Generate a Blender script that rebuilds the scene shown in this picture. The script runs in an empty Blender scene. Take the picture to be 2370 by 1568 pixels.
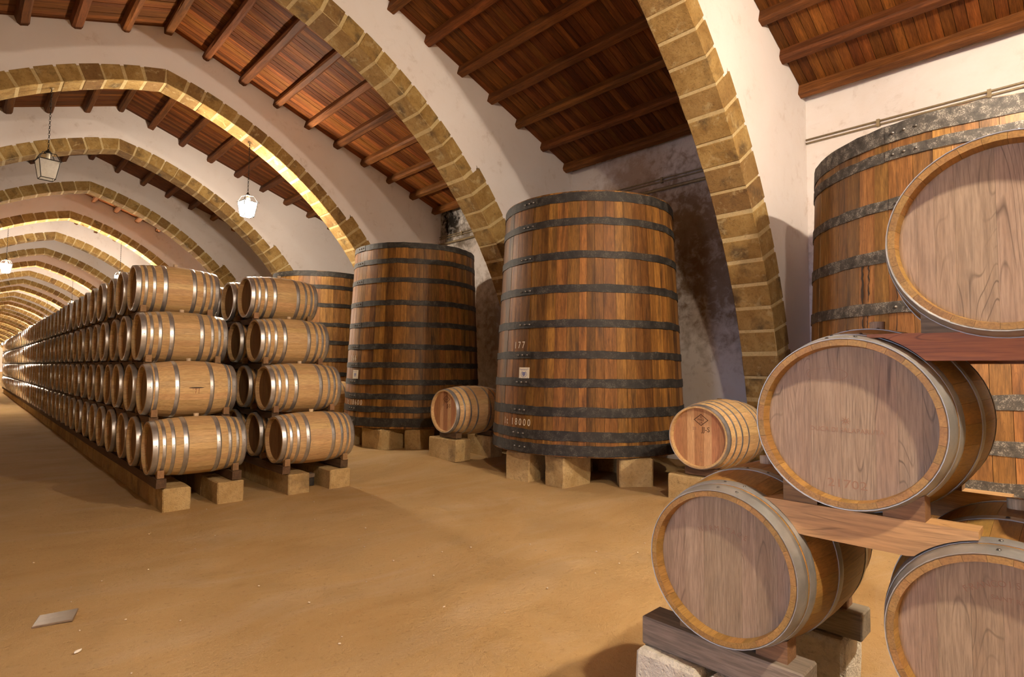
import bpy, bmesh, math, random
from mathutils import Vector, Matrix, noise
random.seed(7)
PI = math.pi
SC = bpy.context.scene
COL = SC.collection

# ------------------------------------------------------------------ camera
CAM_H, F_PX = 1.5477, 1303.28
YAW, PITCH, ROLL = map(math.radians, (44.074, 3.180, -0.571))
cam_d = bpy.data.cameras.new('camera')
cam_d.sensor_width = 36.0
cam_d.lens = 36.0 * F_PX / 2370.0
cam_d.clip_start, cam_d.clip_end = 0.05, 500
cam = bpy.data.objects.new('camera', cam_d)
COL.objects.link(cam)
r0 = Vector((math.cos(YAW), -math.sin(YAW), 0))
fw = Vector((math.sin(YAW) * math.cos(PITCH), math.cos(YAW) * math.cos(PITCH), math.sin(PITCH)))
u0 = r0.cross(fw)
rt = r0 * math.cos(ROLL) - u0 * math.sin(ROLL)
up = r0 * math.sin(ROLL) + u0 * math.cos(ROLL)
M = Matrix((rt, up, -fw)).transposed().to_4x4()
M.translation = (0, 0, CAM_H)
cam.matrix_world = M
SC.camera = cam

# ------------------------------------------------------------------ world, daylight, exposure
world = bpy.data.worlds.new('world')
SC.world = world
world.use_nodes = True
bg = world.node_tree.nodes['Background']
bg.inputs[0].default_value = (0.55, 0.72, 1.0, 1)
bg.inputs[1].default_value = 1.0
SC.view_settings.view_transform = 'Standard'
SC.view_settings.look = 'None'
SC.view_settings.exposure = 1.2
SC.view_settings.gamma = 1.0
SC.view_settings.use_curve_mapping = False

LAMP_W = 900.0
LAMP_COL = (1.0, 0.85, 0.67)
DOOR_Y0, DOOR_Y1, DOOR_Z = 1.0, 2.8, 2.8
dl = bpy.data.lights.new('daylight_through_door', 'AREA')
dl.shape = 'RECTANGLE'
dl.size, dl.size_y = DOOR_Z - 0.1, DOOR_Y1 - DOOR_Y0 - 0.1
dl.energy = 95
dl.color = (0.56, 0.68, 1.0)
dlo = bpy.data.objects.new('daylight_through_door', dl)
COL.objects.link(dlo)
dlo.location = (-5.5, (DOOR_Y0 + DOOR_Y1) / 2, DOOR_Z / 2)
dlo.rotation_euler = (0, -PI / 2, 0)

# ------------------------------------------------------------------ dimensions of the hall
S = 1.2
XR = 2.0940 * S                                  # ridge
AXC, AZC, AR = 0.767 * S, 0.0409, 5.931 * S      # right half of the pointed arch
ATH, AY0, AS = 0.488, 2.458 * S, 3.865 * S
XW, XL = 9.1, 2 * XR - 9.1
YB, KMAX = -6.2, 36
YE = AY0 + AS * KMAX
RZ, RS = 8.11, 0.352
arch_y = lambda k: AY0 + AS * k
roof_z = lambda x: RZ - RS * abs(x - XR)
T_END = math.acos((XR - AXC) / AR)
T_BEG = -math.asin(AZC / AR) - 0.02

# ------------------------------------------------------------------ helpers
def mesh(name, v, f, smooth=False):
    m = bpy.data.meshes.new(name)
    m.from_pydata([tuple(a) for a in v], [], f)
    m.validate()
    if smooth:
        m.polygons.foreach_set('use_smooth', [True] * len(m.polygons))
    m.update()
    return m

def ob(name, data, mat=None, parent=None, loc=(0, 0, 0), rot=(0, 0, 0)):
    o = bpy.data.objects.new(name, data)
    COL.objects.link(o)
    if data is not None and mat is not None and not data.materials:
        data.materials.append(mat)
    o.location = loc
    o.rotation_euler = rot
    if parent is not None:
        o.parent = parent
    return o

def tag(o, label, cat, group=None):
    o['label'] = label
    o['category'] = cat
    if group:
        o['group'] = group
    return o

def struct(o):
    o['kind'] = 'structure'
    return o

def thing(name, label, cat, loc, rz=0, group=None):
    o = ob(name, None, None, None, loc, (0, 0, rz))
    o.empty_display_size = 0.1
    return tag(o, label, cat, group)

class MB:
    """collects geometry for one mesh"""
    def __init__(s):
        s.v, s.f = [], []
    def add(s, v, f):
        n = len(s.v)
        s.v += [tuple(a) for a in v]
        s.f += [tuple(i + n for i in q) for q in f]
        return s
    def box(s, x0, x1, y0, y1, z0, z1):
        v = [(x, y, z) for x in (x0, x1) for y in (y0, y1) for z in (z0, z1)]
        return s.add(v, [(0, 1, 3, 2), (4, 6, 7, 5), (0, 4, 5, 1), (2, 3, 7, 6), (0, 2, 6, 4), (1, 5, 7, 3)])
    def tube(s, p, q, r, n=8):
        p, q = Vector(p), Vector(q)
        d = (q - p).normalized()
        a = d.orthogonal().normalized()
        b = d.cross(a)
        v = [c + (a * math.cos(2 * PI * i / n) + b * math.sin(2 * PI * i / n)) * r for c in (p, q) for i in range(n)]
        f = [(i, (i + 1) % n, n + (i + 1) % n, n + i) for i in range(n)]
        return s.add(v, f + [tuple(range(n))[::-1], tuple(range(n, 2 * n))])
    def lathe(s, prof, n=16, axis='z'):
        v = []
        for r, h in prof:
            for i in range(n):
                c, sn = r * math.cos(2 * PI * i / n), r * math.sin(2 * PI * i / n)
                v.append((c, sn, h) if axis == 'z' else (h, c, sn))
        f = []
        for k in range(len(prof) - 1):
            for i in range(n):
                j = (i + 1) % n
                f.append((k * n + i, k * n + j, (k + 1) * n + j, (k + 1) * n + i))
        return s.add(v, f)
    def prism(s, poly, x0, x1):
        """polygon in (y,z) extruded along x"""
        n = len(poly)
        v = [(x0, a, b) for a, b in poly] + [(x1, a, b) for a, b in poly]
        f = [(i, (i + 1) % n, n + (i + 1) % n, n + i) for i in range(n)]
        return s.add(v, f + [tuple(range(n))[::-1], tuple(range(n, 2 * n))])
    def torus(s, c, R, r, ax, sx=1.0, n=10, m=5):
        v, f = [], []
        for i in range(n):
            a = 2 * PI * i / n
            for j in range(m):
                b = 2 * PI * j / m
                p = ((R + r * math.cos(b)) * math.cos(a) * sx, r * math.sin(b), (R + r * math.cos(b)) * math.sin(a))
                p = (p[0], p[1], p[2]) if ax == 'y' else (p[1], p[0], p[2])
                v.append((c[0] + p[0], c[1] + p[1], c[2] + p[2]))
        for i in range(n):
            for j in range(m):
                f.append((i * m + j, ((i + 1) % n) * m + j, ((i + 1) % n) * m + (j + 1) % m, i * m + (j + 1) % m))
        return s.add(v, f)
    def mesh(s, name, smooth=False):
        return mesh(name, s.v, s.f, smooth)

def bevel_mesh(m, w, seg=1):
    bm = bmesh.new(); bm.from_mesh(m)
    bmesh.ops.remove_doubles(bm, verts=bm.verts, dist=1e-5)
    bmesh.ops.bevel(bm, geom=list(bm.edges), offset=w, segments=seg, affect='EDGES', clamp_overlap=True)
    bmesh.ops.recalc_face_normals(bm, faces=bm.faces)
    bm.to_mesh(m); bm.free()
    return m

def rough_block(name, sx, sy, sz, seed, jit=0.008, bev=0.012, cuts=2):
    """stone block, base at z=0, centred in x,y"""
    bm = bmesh.new()
    bmesh.ops.create_cube(bm, size=1.0)
    bmesh.ops.scale(bm, vec=(sx, sy, sz), verts=bm.verts)
    bmesh.ops.bevel(bm, geom=list(bm.edges), offset=bev, segments=1, affect='EDGES')
    bmesh.ops.subdivide_edges(bm, edges=[e for e in bm.edges if e.calc_length() > 0.08], cuts=cuts, use_grid_fill=True)
    rnd = random.Random(seed)
    off = Vector((rnd.random() * 50, rnd.random() * 50, rnd.random() * 50))
    for v in bm.verts:
        n = noise.noise_vector(v.co * 9 + off)
        v.co += n * jit
        v.co.z += sz / 2
    bmesh.ops.recalc_face_normals(bm, faces=bm.faces)
    m = bpy.data.meshes.new(name); bm.to_mesh(m); bm.free()
    return m

# ------------------------------------------------------------------ materials
class NT:
    def __init__(s, name):
        s.m = bpy.data.materials.new(name); s.m.use_nodes = True
        s.t = s.m.node_tree; s.t.nodes.clear()
        s.out = s.n('ShaderNodeOutputMaterial')
    def n(s, t, **kw):
        nd = s.t.nodes.new(t)
        for k, v in kw.items():
            setattr(nd, k, v)
        return nd
    def set(s, sock, val):
        if isinstance(val, bpy.types.NodeSocket):
            s.t.links.new(val, sock)
        elif isinstance(val, (tuple, list)) and len(val) == 3 and sock.type == 'RGBA':
            sock.default_value = (*val, 1)
        else:
            sock.default_value = val
    def math(s, op, a, b=0.0, c=None):
        nd = s.n('ShaderNodeMath', operation=op)
        s.set(nd.inputs[0], a); s.set(nd.inputs[1], b)
        if c is not None: s.set(nd.inputs[2], c)
        return nd.outputs[0]
    def vmath(s, op, a, b):
        nd = s.n('ShaderNodeVectorMath', operation=op)
        s.set(nd.inputs[0], a); s.set(nd.inputs[1], b)
        return nd.outputs[1 if op in ('DISTANCE', 'LENGTH') else 0]
    def coord(s, which='Object'):
        return s.n('ShaderNodeTexCoord').outputs[which]
    def pos(s):
        return s.n('ShaderNodeNewGeometry').outputs['Position']
    def rnd(s):
        a = s.n('ShaderNodeObjectInfo').outputs['Random']
        b = s.n('ShaderNodeNewGeometry').outputs['Random Per Island']
        return s.math('FRACT', s.math('ADD', a, s.math('MULTIPLY', b, 1.618)))
    def noise(s, vec, scale, detail=4.0, rough=0.55, dist=0.0):
        nd = s.n('ShaderNodeTexNoise')
        s.set(nd.inputs['Vector'], vec); s.set(nd.inputs['Scale'], scale)
        s.set(nd.inputs['Detail'], detail); s.set(nd.inputs['Roughness'], rough); s.set(nd.inputs['Distortion'], dist)
        return nd.outputs['Fac']
    def ramp(s, fac, stops, interp='LINEAR'):
        nd = s.n('ShaderNodeValToRGB')
        cr = nd.color_ramp; cr.interpolation = interp
        while len(cr.elements) < len(stops): cr.elements.new(0.5)
        for e, (p, c) in zip(cr.elements, stops):
            e.position = p
            e.color = (c, c, c, 1) if isinstance(c, (int, float)) else (*c, 1)
        s.set(nd.inputs[0], fac)
        return nd.outputs[0]
    def mix(s, fac, a, b, mode='MIX'):
        nd = s.n('ShaderNodeMix', data_type='RGBA', blend_type=mode)
        s.set(nd.inputs[0], fac); s.set(nd.inputs[6], a); s.set(nd.inputs[7], b)
        return nd.outputs[2]
    def bump(s, h, strength, dist, normal=None):
        nd = s.n('ShaderNodeBump')
        s.set(nd.inputs['Strength'], strength); s.set(nd.inputs['Distance'], dist); s.set(nd.inputs['Height'], h)
        if normal is not None: s.set(nd.inputs['Normal'], normal)
        return nd.outputs[0]
    def pbr(s, color, rough, metal=0.0, normal=None, spec=0.4, **kw):
        b = s.n('ShaderNodeBsdfPrincipled')
        s.set(b.inputs['Base Color'], color); s.set(b.inputs['Roughness'], rough); s.set(b.inputs['Metallic'], metal)
        s.set(b.inputs['Specular IOR Level'], spec)
        if normal is not None: s.set(b.inputs['Normal'], normal)
        for k, v in kw.items(): s.set(b.inputs[k], v)
        s.t.links.new(b.outputs[0], s.out.inputs[0])
        return s.m

def wood(name, dark, light, axis, var=0.35, rough=0.6, grain=1.0, lines=0.0, streak=0.0, streak_col=(0.03, 0.015, 0.008),
         bump=0.25, spec=0.35):
    t = NT(name)
    r = t.rnd()
    off = t.n('ShaderNodeCombineXYZ')
    for i, k in enumerate((37.0, 53.0, 71.0)):
        t.set(off.inputs[i], t.math('MULTIPLY', r, k))
    sc = [1.0, 1.0, 1.0]; sc[axis] = 0.07
    co = t.vmath('ADD', t.vmath('MULTIPLY', t.coord(), tuple(sc)), off.outputs[0])
    fib = t.noise(co, 160 * grain, 3, 0.6)
    med = t.noise(co, 22 * grain, 5, 0.6, 0.6)
    col = t.mix(t.ramp(med, [(0.25, 0.0), (0.75, 1.0)]), dark, light)
    col = t.mix(t.ramp(fib, [(0.35, 0.55), (0.65, 0.0)]), col, dark, 'MULTIPLY') if False else \
        t.mix(t.ramp(fib, [(0.3, 0.55), (0.62, 0.0)]), col, tuple(c * 0.45 for c in dark))
    if lines:
        sc2 = [1.0, 1.0, 1.0]; sc2[axis] = 0.16
        c2 = t.vmath('ADD', t.vmath('MULTIPLY', t.coord(), tuple(sc2)), off.outputs[0])
        nn = t.noise(c2, 5.5, 1.5, 0.4, 0.3)
        w = t.math('ABSOLUTE', t.math('SUBTRACT', t.math('FRACT', t.math('MULTIPLY', nn, 30.0)), 0.5))
        wl = t.ramp(w, [(0.0, 1.0), (0.10, 0.0)])
        fl = t.ramp(t.noise(t.vmath('ADD', t.coord(), off.outputs[0]), 4.0, 2), [(0.45, 0.0), (0.6, 1.0)])
        col = t.mix(t.math('MULTIPLY', t.math('MULTIPLY', wl, fl), lines), col, tuple(c * 0.4 for c in dark))
    if streak:
        sc3 = [1.0, 1.0, 1.0]; sc3[axis] = 0.12
        c3 = t.vmath('ADD', t.vmath('MULTIPLY', t.coord(), tuple(sc3)), off.outputs[0])
        st = t.ramp(t.noise(c3, 9.0, 5, 0.65, 0.4), [(0.48, 0.0), (0.72, 1.0)])
        col = t.mix(t.math('MULTIPLY', st, streak), col, streak_col)
    b = t.math('ADD', 1.0 - var / 2, t.math('MULTIPLY', r, var))
    hs = t.n('ShaderNodeHueSaturation')
    t.set(hs.inputs['Value'], b)
    t.set(hs.inputs['Hue'], t.math('ADD', 0.493, t.math('MULTIPLY', t.math('FRACT', t.math('MULTIPLY', r, 7.3)), 0.014)))
    t.set(hs.inputs['Color'], col)
    h = t.math('ADD', fib, t.math('MULTIPLY', med, 0.6))
    return t.pbr(hs.outputs[0], t.math('ADD', rough - 0.08, t.math('MULTIPLY', fib, 0.16)), 0.0,
                 t.bump(h, bump, 0.002), spec)

def stone(name, c1, c2, c3, scale=1.0, stain=0.5, bump=0.7, smear=0.0):
    t = NT(name)
    r = t.rnd()
    off = t.n('ShaderNodeCombineXYZ')
    for i, k in enumerate((17.0, 29.0, 43.0)):
        t.set(off.inputs[i], t.math('MULTIPLY', r, k))
    co = t.vmath('ADD', t.coord(), off.outputs[0])
    n1 = t.noise(co, 3.2 * scale, 5, 0.6, 0.4)
    n2 = t.noise(co, 26 * scale, 5, 0.7)
    n3 = t.noise(co, 110 * scale, 2, 0.6)
    col = t.mix(t.ramp(n1, [(0.35, 0.0), (0.65, 1.0)]), c1, c2)
    col = t.mix(t.ramp(r, [(0.55, 0.0), (1.0, 0.75)]), col, c3)
    col = t.mix(t.ramp(n2, [(0.25, 0.55), (0.5, 0.0)]), col, tuple(c * 0.5 for c in c3))
    dk = t.ramp(t.noise(t.vmath('ADD', co, (5.2, 1.3, 8.1)), 2.3 * scale, 4, 0.6), [(0.56, 0.0), (0.70, 1.0)])
    col = t.mix(t.math('MULTIPLY', dk, stain), col, (0.045, 0.036, 0.028))
    if smear:
        sm = t.ramp(t.noise(t.vmath('ADD', co, (2.7, 7.1, 3.3)), 5.5 * scale, 6, 0.68, 0.5), [(0.56, 0.0), (0.66, 1.0)])
        col = t.mix(t.math('MULTIPLY', sm, smear), col, (0.56, 0.43, 0.21))
    vo = t.n('ShaderNodeTexVoronoi'); t.set(vo.inputs['Vector'], co); t.set(vo.inputs['Scale'], 42 * scale)
    pit = t.ramp(vo.outputs['Distance'], [(0.08, 0.0), (0.30, 1.0)])
    h = t.math('ADD', t.math('ADD', n2, t.math('MULTIPLY', n3, 0.4)), t.math('MULTIPLY', pit, 0.35))
    return t.pbr(col, 0.9, 0.0, t.bump(h, bump, 0.02), 0.2)

def metal(name, c1, c2, rough=0.4, metallic=0.9, speck=0.0, speck_col=(0.3, 0.28, 0.25), bump=0.1, sc=14):
    t = NT(name)
    r = t.rnd()
    co = t.vmath('ADD', t.coord(), t.n('ShaderNodeObjectInfo').outputs['Location'])
    n1 = t.noise(co, sc, 5, 0.65, 0.3)
    n2 = t.noise(co, sc * 9, 3, 0.6)
    col = t.mix(t.ramp(n1, [(0.3, 0.0), (0.7, 1.0)]), c1, c2)
    if speck:
        col = t.mix(t.math('MULTIPLY', t.ramp(t.math('MULTIPLY', n1, n2), [(0.27, 0.0), (0.36, 1.0)]), speck), col, speck_col)
    rg = t.math('ADD', rough - 0.1, t.math('MULTIPLY', n1, 0.25))
    return t.pbr(col, rg, metallic, t.bump(t.math('ADD', n2, n1), bump, 0.004), 0.5)

W = {}
W['oak'] = wood('pale_oak_staves', (0.50, 0.305, 0.125), (0.71, 0.485, 0.24), 0, 0.20, 0.55, 1.0, 0.35, bump=0.12)
W['oak_head'] = wood('oak_head_boards', (0.19, 0.095, 0.034), (0.30, 0.165, 0.065), 2, 0.3, 0.6, 1.0, 0.3, bump=0.12)
W['fg_oak'] = wood('aged_oak_staves', (0.28, 0.145, 0.036), (0.44, 0.245, 0.07), 0, 0.25, 0.5, 1.0, 0.3, bump=0.15)
W['fg_head'] = wood('pink_oak_head', (0.285, 0.19, 0.112), (0.41, 0.295, 0.19), 2, 0.14, 0.6, 1.2, 0.6, bump=0.2)
W['fg_head_line'] = wood('figured_oak_head', (0.30, 0.20, 0.12), (0.425, 0.31, 0.205), 2, 0.12, 0.6, 1.0, 0.9, bump=0.2)
W['jj_light'] = wood('light_oak_head', (0.58, 0.32, 0.15), (0.70, 0.42, 0.21), 2, 0.1, 0.5, 1.0, 0.1, bump=0.1)
W['jj_head'] = wood('striped_oak_head', (0.42, 0.19, 0.085), (0.53, 0.27, 0.125), 2, 0.2, 0.5, 1.0, 0.1, bump=0.1)
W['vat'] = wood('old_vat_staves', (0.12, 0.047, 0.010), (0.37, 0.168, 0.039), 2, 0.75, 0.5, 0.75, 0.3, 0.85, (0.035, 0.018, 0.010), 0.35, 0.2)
W['vat_light'] = wood('lighter_vat_staves', (0.16, 0.068, 0.016), (0.40, 0.195, 0.055), 2, 0.6, 0.5, 0.75, 0.3, 0.7, (0.03, 0.016, 0.010), 0.35)  # lighter brown stave wood, a little less streaked
W['beam'] = wood('roof_beam_wood', (0.085, 0.028, 0.007), (0.27, 0.096, 0.024), 1, 0.55, 0.65, 0.5, 0.25, 0.5, (0.03, 0.015, 0.009), 0.5, 0.18)
W['board'] = wood('roof_board_wood', (0.085, 0.025, 0.0055), (0.27, 0.088, 0.017), 0, 0.75, 0.65, 0.6, 0.3, 0.45, (0.028, 0.012, 0.006), 0.35, 0.12)
W['rail'] = wood('old_rail_wood', (0.085, 0.045, 0.022), (0.19, 0.105, 0.050), 1, 0.4, 0.8, 0.6, 0.2, 0.5, bump=0.5)
W['pine'] = wood('new_pine_beam', (0.44, 0.22, 0.085), (0.62, 0.36, 0.165), 1, 0.15, 0.6, 0.5, 0.7, bump=0.15)
W['redpine'] = wood('red_pine_beam', (0.30, 0.085, 0.028), (0.48, 0.16, 0.058), 1, 0.15, 0.55, 0.6, 0.7, bump=0.15)
W['greybeam'] = wood('weathered_grey_beam', (0.17, 0.135, 0.095), (0.34, 0.275, 0.20), 1, 0.2, 0.85, 0.7, 0.2, 0.5, bump=0.6)
W['chock'] = wood('wooden_chock', (0.22, 0.115, 0.05), (0.36, 0.20, 0.09), 1, 0.4, 0.7, 0.8, 0.3)
W['bung'] = wood('pale_bung', (0.50, 0.36, 0.22), (0.65, 0.50, 0.34), 2, 0.3, 0.6, 1.0)
STEEL = metal('galvanised_steel_hoop', (0.46, 0.46, 0.46), (0.66, 0.66, 0.66), 0.36, 0.85, bump=0.05)
STEELFG = metal('dull_zinc_hoop', (0.36, 0.36, 0.34), (0.50, 0.50, 0.47), 0.48, 0.75, bump=0.06)
IRON = metal('black_iron_hoop', (0.012, 0.010, 0.008), (0.040, 0.034, 0.028), 0.62, 0.2, 0.35, (0.17, 0.15, 0.12), 0.5, 9)
IRONOLD = metal('scaly_iron_hoop', (0.030, 0.026, 0.022), (0.12, 0.105, 0.088), 0.7, 0.2, 0.9, (0.30, 0.27, 0.22), 0.6, 12)
RIVET = metal('rivet_metal', (0.10, 0.09, 0.08), (0.22, 0.20, 0.18), 0.4, 0.8)
BLACK = metal('black_lantern_iron', (0.018, 0.015, 0.013), (0.04, 0.033, 0.028), 0.5, 0.4)
BRASSY = metal('painted_pipe', (0.25, 0.19, 0.10), (0.40, 0.31, 0.18), 0.5, 0.3)
PLATE = metal('worn_steel_plate', (0.20, 0.145, 0.10), (0.34, 0.255, 0.18), 0.35, 0.6)
TUFA = stone('golden_tufa', (0.30, 0.175, 0.052), (0.47, 0.31, 0.11), (0.20, 0.105, 0.042), 1.0, 0.7, 0.8, 0.6)
TUFAB = stone('tufa_block', (0.42, 0.275, 0.110), (0.56, 0.40, 0.19), (0.34, 0.21, 0.10), 1.0, 0.45)
PALEST = stone('pale_limestone', (0.56, 0.50, 0.38), (0.68, 0.63, 0.52), (0.45, 0.38, 0.27), 1.0, 0.25)
MORTAR = stone('lime_mortar', (0.56, 0.42, 0.20), (0.64, 0.50, 0.26), (0.48, 0.35, 0.16), 1.4, 0.15, 0.5)

def plaster(name, base, warm, mould=None):
    t = NT(name)
    p = t.pos()
    n1 = t.noise(p, 0.9, 5, 0.6, 0.5)
    n2 = t.noise(p, 5.5, 6, 0.65, 0.3)
    n3 = t.noise(p, 60, 3, 0.6)
    col = t.mix(t.ramp(n1, [(0.40, 0.0), (0.70, 0.8)]), base, warm)
    st = t.math('MULTIPLY', t.ramp(n2, [(0.55, 0.0), (0.75, 1.0)]), t.ramp(n1, [(0.45, 0.0), (0.62, 1.0)]))
    col = t.mix(t.math('MULTIPLY', st, 0.45), col, (0.33, 0.20, 0.10))
    if mould:
        for (c, rad, mc, amt) in mould:
            d = t.math('DIVIDE', t.vmath('DISTANCE', p, c), rad)
            d = t.math('ADD', d, t.math('MULTIPLY', t.math('SUBTRACT', n2, 0.5), 1.9))
            col = t.mix(t.math('MULTIPLY', t.ramp(d, [(0.25, 1.0), (1.1, 0.0)]), amt), col, mc)
    h = t.math('ADD', t.math('MULTIPLY', n2, 0.8), t.math('MULTIPLY', n3, 0.25))
    return t.pbr(col, 0.88, 0.0, t.bump(h, 0.35, 0.015), 0.2)

MOULD = [((9.0, 11.75, 5.45), 0.85, (0.018, 0.014, 0.010), 1.0), ((9.0, 11.2, 4.9), 0.6, (0.10, 0.07, 0.04), 0.8),
         ((9.0, 6.0, 5.2), 1.1, (0.36, 0.21, 0.10), 0.7), ((9.1, 4.3, 3.1), 1.5, (0.20, 0.12, 0.06), 0.85),
         ((9.1, 4.8, 4.1), 1.5, (0.20, 0.115, 0.058), 0.85), ((9.0, 9.6, 2.6), 1.8, (0.24, 0.15, 0.085), 0.8)]
PLASTER = plaster('aged_plaster', (0.79, 0.735, 0.69), (0.73, 0.64, 0.56), MOULD)
PLASTW = plaster('arch_plaster', (0.79, 0.735, 0.705), (0.75, 0.675, 0.625))
PLASTD = plaster('darkened_plaster', (0.46, 0.35, 0.26), (0.34, 0.23, 0.14))  # for the unseen left wall, colour darkened so it bounces less light
def sand():
    t = NT('trodden_sand')
    p = t.pos()
    n1 = t.noise(p, 0.55, 5, 0.6, 0.8)
    sw = t.n('ShaderNodeMapping'); sw.inputs['Rotation'].default_value = (0, 0, 0.5); sw.inputs['Scale'].default_value = (0.5, 1.5, 1)
    t.set(sw.inputs['Vector'], p)
    wp = t.n('ShaderNodeTexNoise'); t.set(wp.inputs['Vector'], p); t.set(wp.inputs['Scale'], 0.35)
    n2 = t.noise(t.vmath('ADD', sw.outputs[0], t.vmath('MULTIPLY', wp.outputs['Color'], (2.2, 2.2, 0))), 1.5, 7, 0.66, 0.6)
    n5 = t.math('MULTIPLY', t.noise(p, 75, 4, 0.75), t.ramp(t.noise(p, 1.7, 4, 0.6), [(0.42, 0.25), (0.62, 1.0)]))
    n3 = t.noise(p, 28, 6, 0.7)
    n4 = t.noise(p, 220, 3, 0.7)
    col = t.mix(t.ramp(n1, [(0.35, 0.0), (0.68, 1.0)]), (0.60, 0.375, 0.15), (0.68, 0.45, 0.205))
    col = t.mix(t.math('MULTIPLY', t.ramp(n2, [(0.50, 0.0), (0.74, 1.0)]), 0.5), col, (0.70, 0.525, 0.33))
    col = t.mix(t.math('MULTIPLY', t.ramp(n2, [(0.28, 1.0), (0.45, 0.0)]), 0.4), col, (0.50, 0.28, 0.095))
    col = t.mix(t.ramp(n3, [(0.28, 0.5), (0.42, 0.0)]), col, (0.30, 0.165, 0.065))
    col = t.mix(t.ramp(n4, [(0.60, 0.0), (0.74, 0.45)]), col, (0.74, 0.60, 0.44))
    col = t.mix(t.ramp(n4, [(0.26, 0.22), (0.40, 0.0)]), col, (0.28, 0.155, 0.065))
    h = t.math('ADD', t.math('ADD', t.math('MULTIPLY', n3, 1.0), t.math('MULTIPLY', n4, 0.4)), t.math('ADD', t.math('MULTIPLY', n2, 0.9), t.math('MULTIPLY', n5, 1.1)))
    return t.pbr(col, 0.92, 0.0, t.bump(h, 0.85, 0.035), 0.15)
SAND = sand()

def plain(name, col, rough=0.6):
    t = NT(name)
    n = t.noise(t.coord(), 30, 3)
    return t.pbr(t.mix(t.math('MULTIPLY', n, 0.5), col, tuple(c * 0.75 for c in col)), rough)
PAINT = plain('faded_white_paint', (0.68, 0.58, 0.42), 0.7)
BRAND = plain('burnt_brand', (0.085, 0.040, 0.020), 0.8)
FAINT = plain('faint_brand', (0.33, 0.19, 0.115), 0.8)
INK = plain('blue_ink', (0.20, 0.20, 0.33), 0.5)
TILE = plain('cream_ceramic', (0.72, 0.64, 0.48), 0.35)
PEBBLE = plain('pale_pebble', (0.66, 0.50, 0.32), 0.8)
STAIN = plain('dark_leak', (0.035, 0.02, 0.012), 0.6)
WINE = plain('wine_stain', (0.24, 0.075, 0.035), 0.7)

def emis(name, col, s, transp=False):
    t = NT(name)
    e = t.n('ShaderNodeEmission'); t.set(e.inputs[0], col); t.set(e.inputs[1], s)
    if transp:
        tr = t.n('ShaderNodeBsdfTransparent'); a = t.n('ShaderNodeAddShader')
        t.t.links.new(e.outputs[0], a.inputs[0]); t.t.links.new(tr.outputs[0], a.inputs[1])
        t.t.links.new(a.outputs[0], t.out.inputs[0])
    else:
        t.t.links.new(e.outputs[0], t.out.inputs[0])
    return t.m
BULB = emis('lit_bulb', (1.0, 0.90, 0.76), 60)
PANE_LIT = emis('lit_frosted_pane', (1.0, 0.93, 0.82), 2.2, True)
def pane_off():
    t = NT('frosted_pane')
    n = t.noise(t.coord(), 40, 3)
    a = t.n('ShaderNodeBsdfTransparent'); b = t.n('ShaderNodeBsdfTranslucent'); c = t.n('ShaderNodeBsdfDiffuse')
    t.set(b.inputs[0], (0.92, 0.91, 0.86)); t.set(c.inputs[0], (0.90, 0.89, 0.84))
    m1 = t.n('ShaderNodeMixShader'); m2 = t.n('ShaderNodeMixShader')
    t.set(m1.inputs[0], 0.5); t.t.links.new(b.outputs[0], m1.inputs[1]); t.t.links.new(c.outputs[0], m1.inputs[2])
    t.set(m2.inputs[0], t.math('ADD', 0.68, t.math('MULTIPLY', n, 0.3)))
    t.t.links.new(a.outputs[0], m2.inputs[1]); t.t.links.new(m1.outputs[0], m2.inputs[2])
    t.t.links.new(m2.outputs[0], t.out.inputs[0])
    return t.m
PANE_OFF = pane_off()

# ------------------------------------------------------------------ setting: floor and walls
def smooth(a, b, x):
    x = min(1, max(0, (x - a) / (b - a)))
    return x * x * (3 - 2 * x)
def floor_h(x, y):
    m = 0
    for k in range(-1, 5):
        m += math.exp(-((y - arch_y(k) - 0.15) / 1.15) ** 2)
    return 0.11 * min(1, m) * smooth(4.4, 5.5, x)
def build_floor():
    xs = [XL + i * 0.11 for i in range(int((XW - XL) / 0.11) + 1)] + [XW]
    ys, y = [], YB
    while y < YE:
        ys.append(y)
        y += 0.11 if 0.5 < y < 10 else (0.3 if y < 24 else 3.0)
    ys.append(YE)
    v = []
    for y in ys:
        for x in xs:
            n = noise.fractal(Vector((x * 0.8, y * 0.8, 0)), 1.0, 2.0, 3) * 0.010
            n += noise.noise(Vector((x * 4, y * 4, 3))) * 0.003
            v.append((x, y, floor_h(x, y) + n - 0.008))
    w = len(xs)
    f = [(j * w + i, j * w + i + 1, (j + 1) * w + i + 1, (j + 1) * w + i) for j in range(len(ys) - 1) for i in range(w - 1)]
    struct(ob('floor', mesh('floor', v, f, True), SAND))
build_floor()

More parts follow.
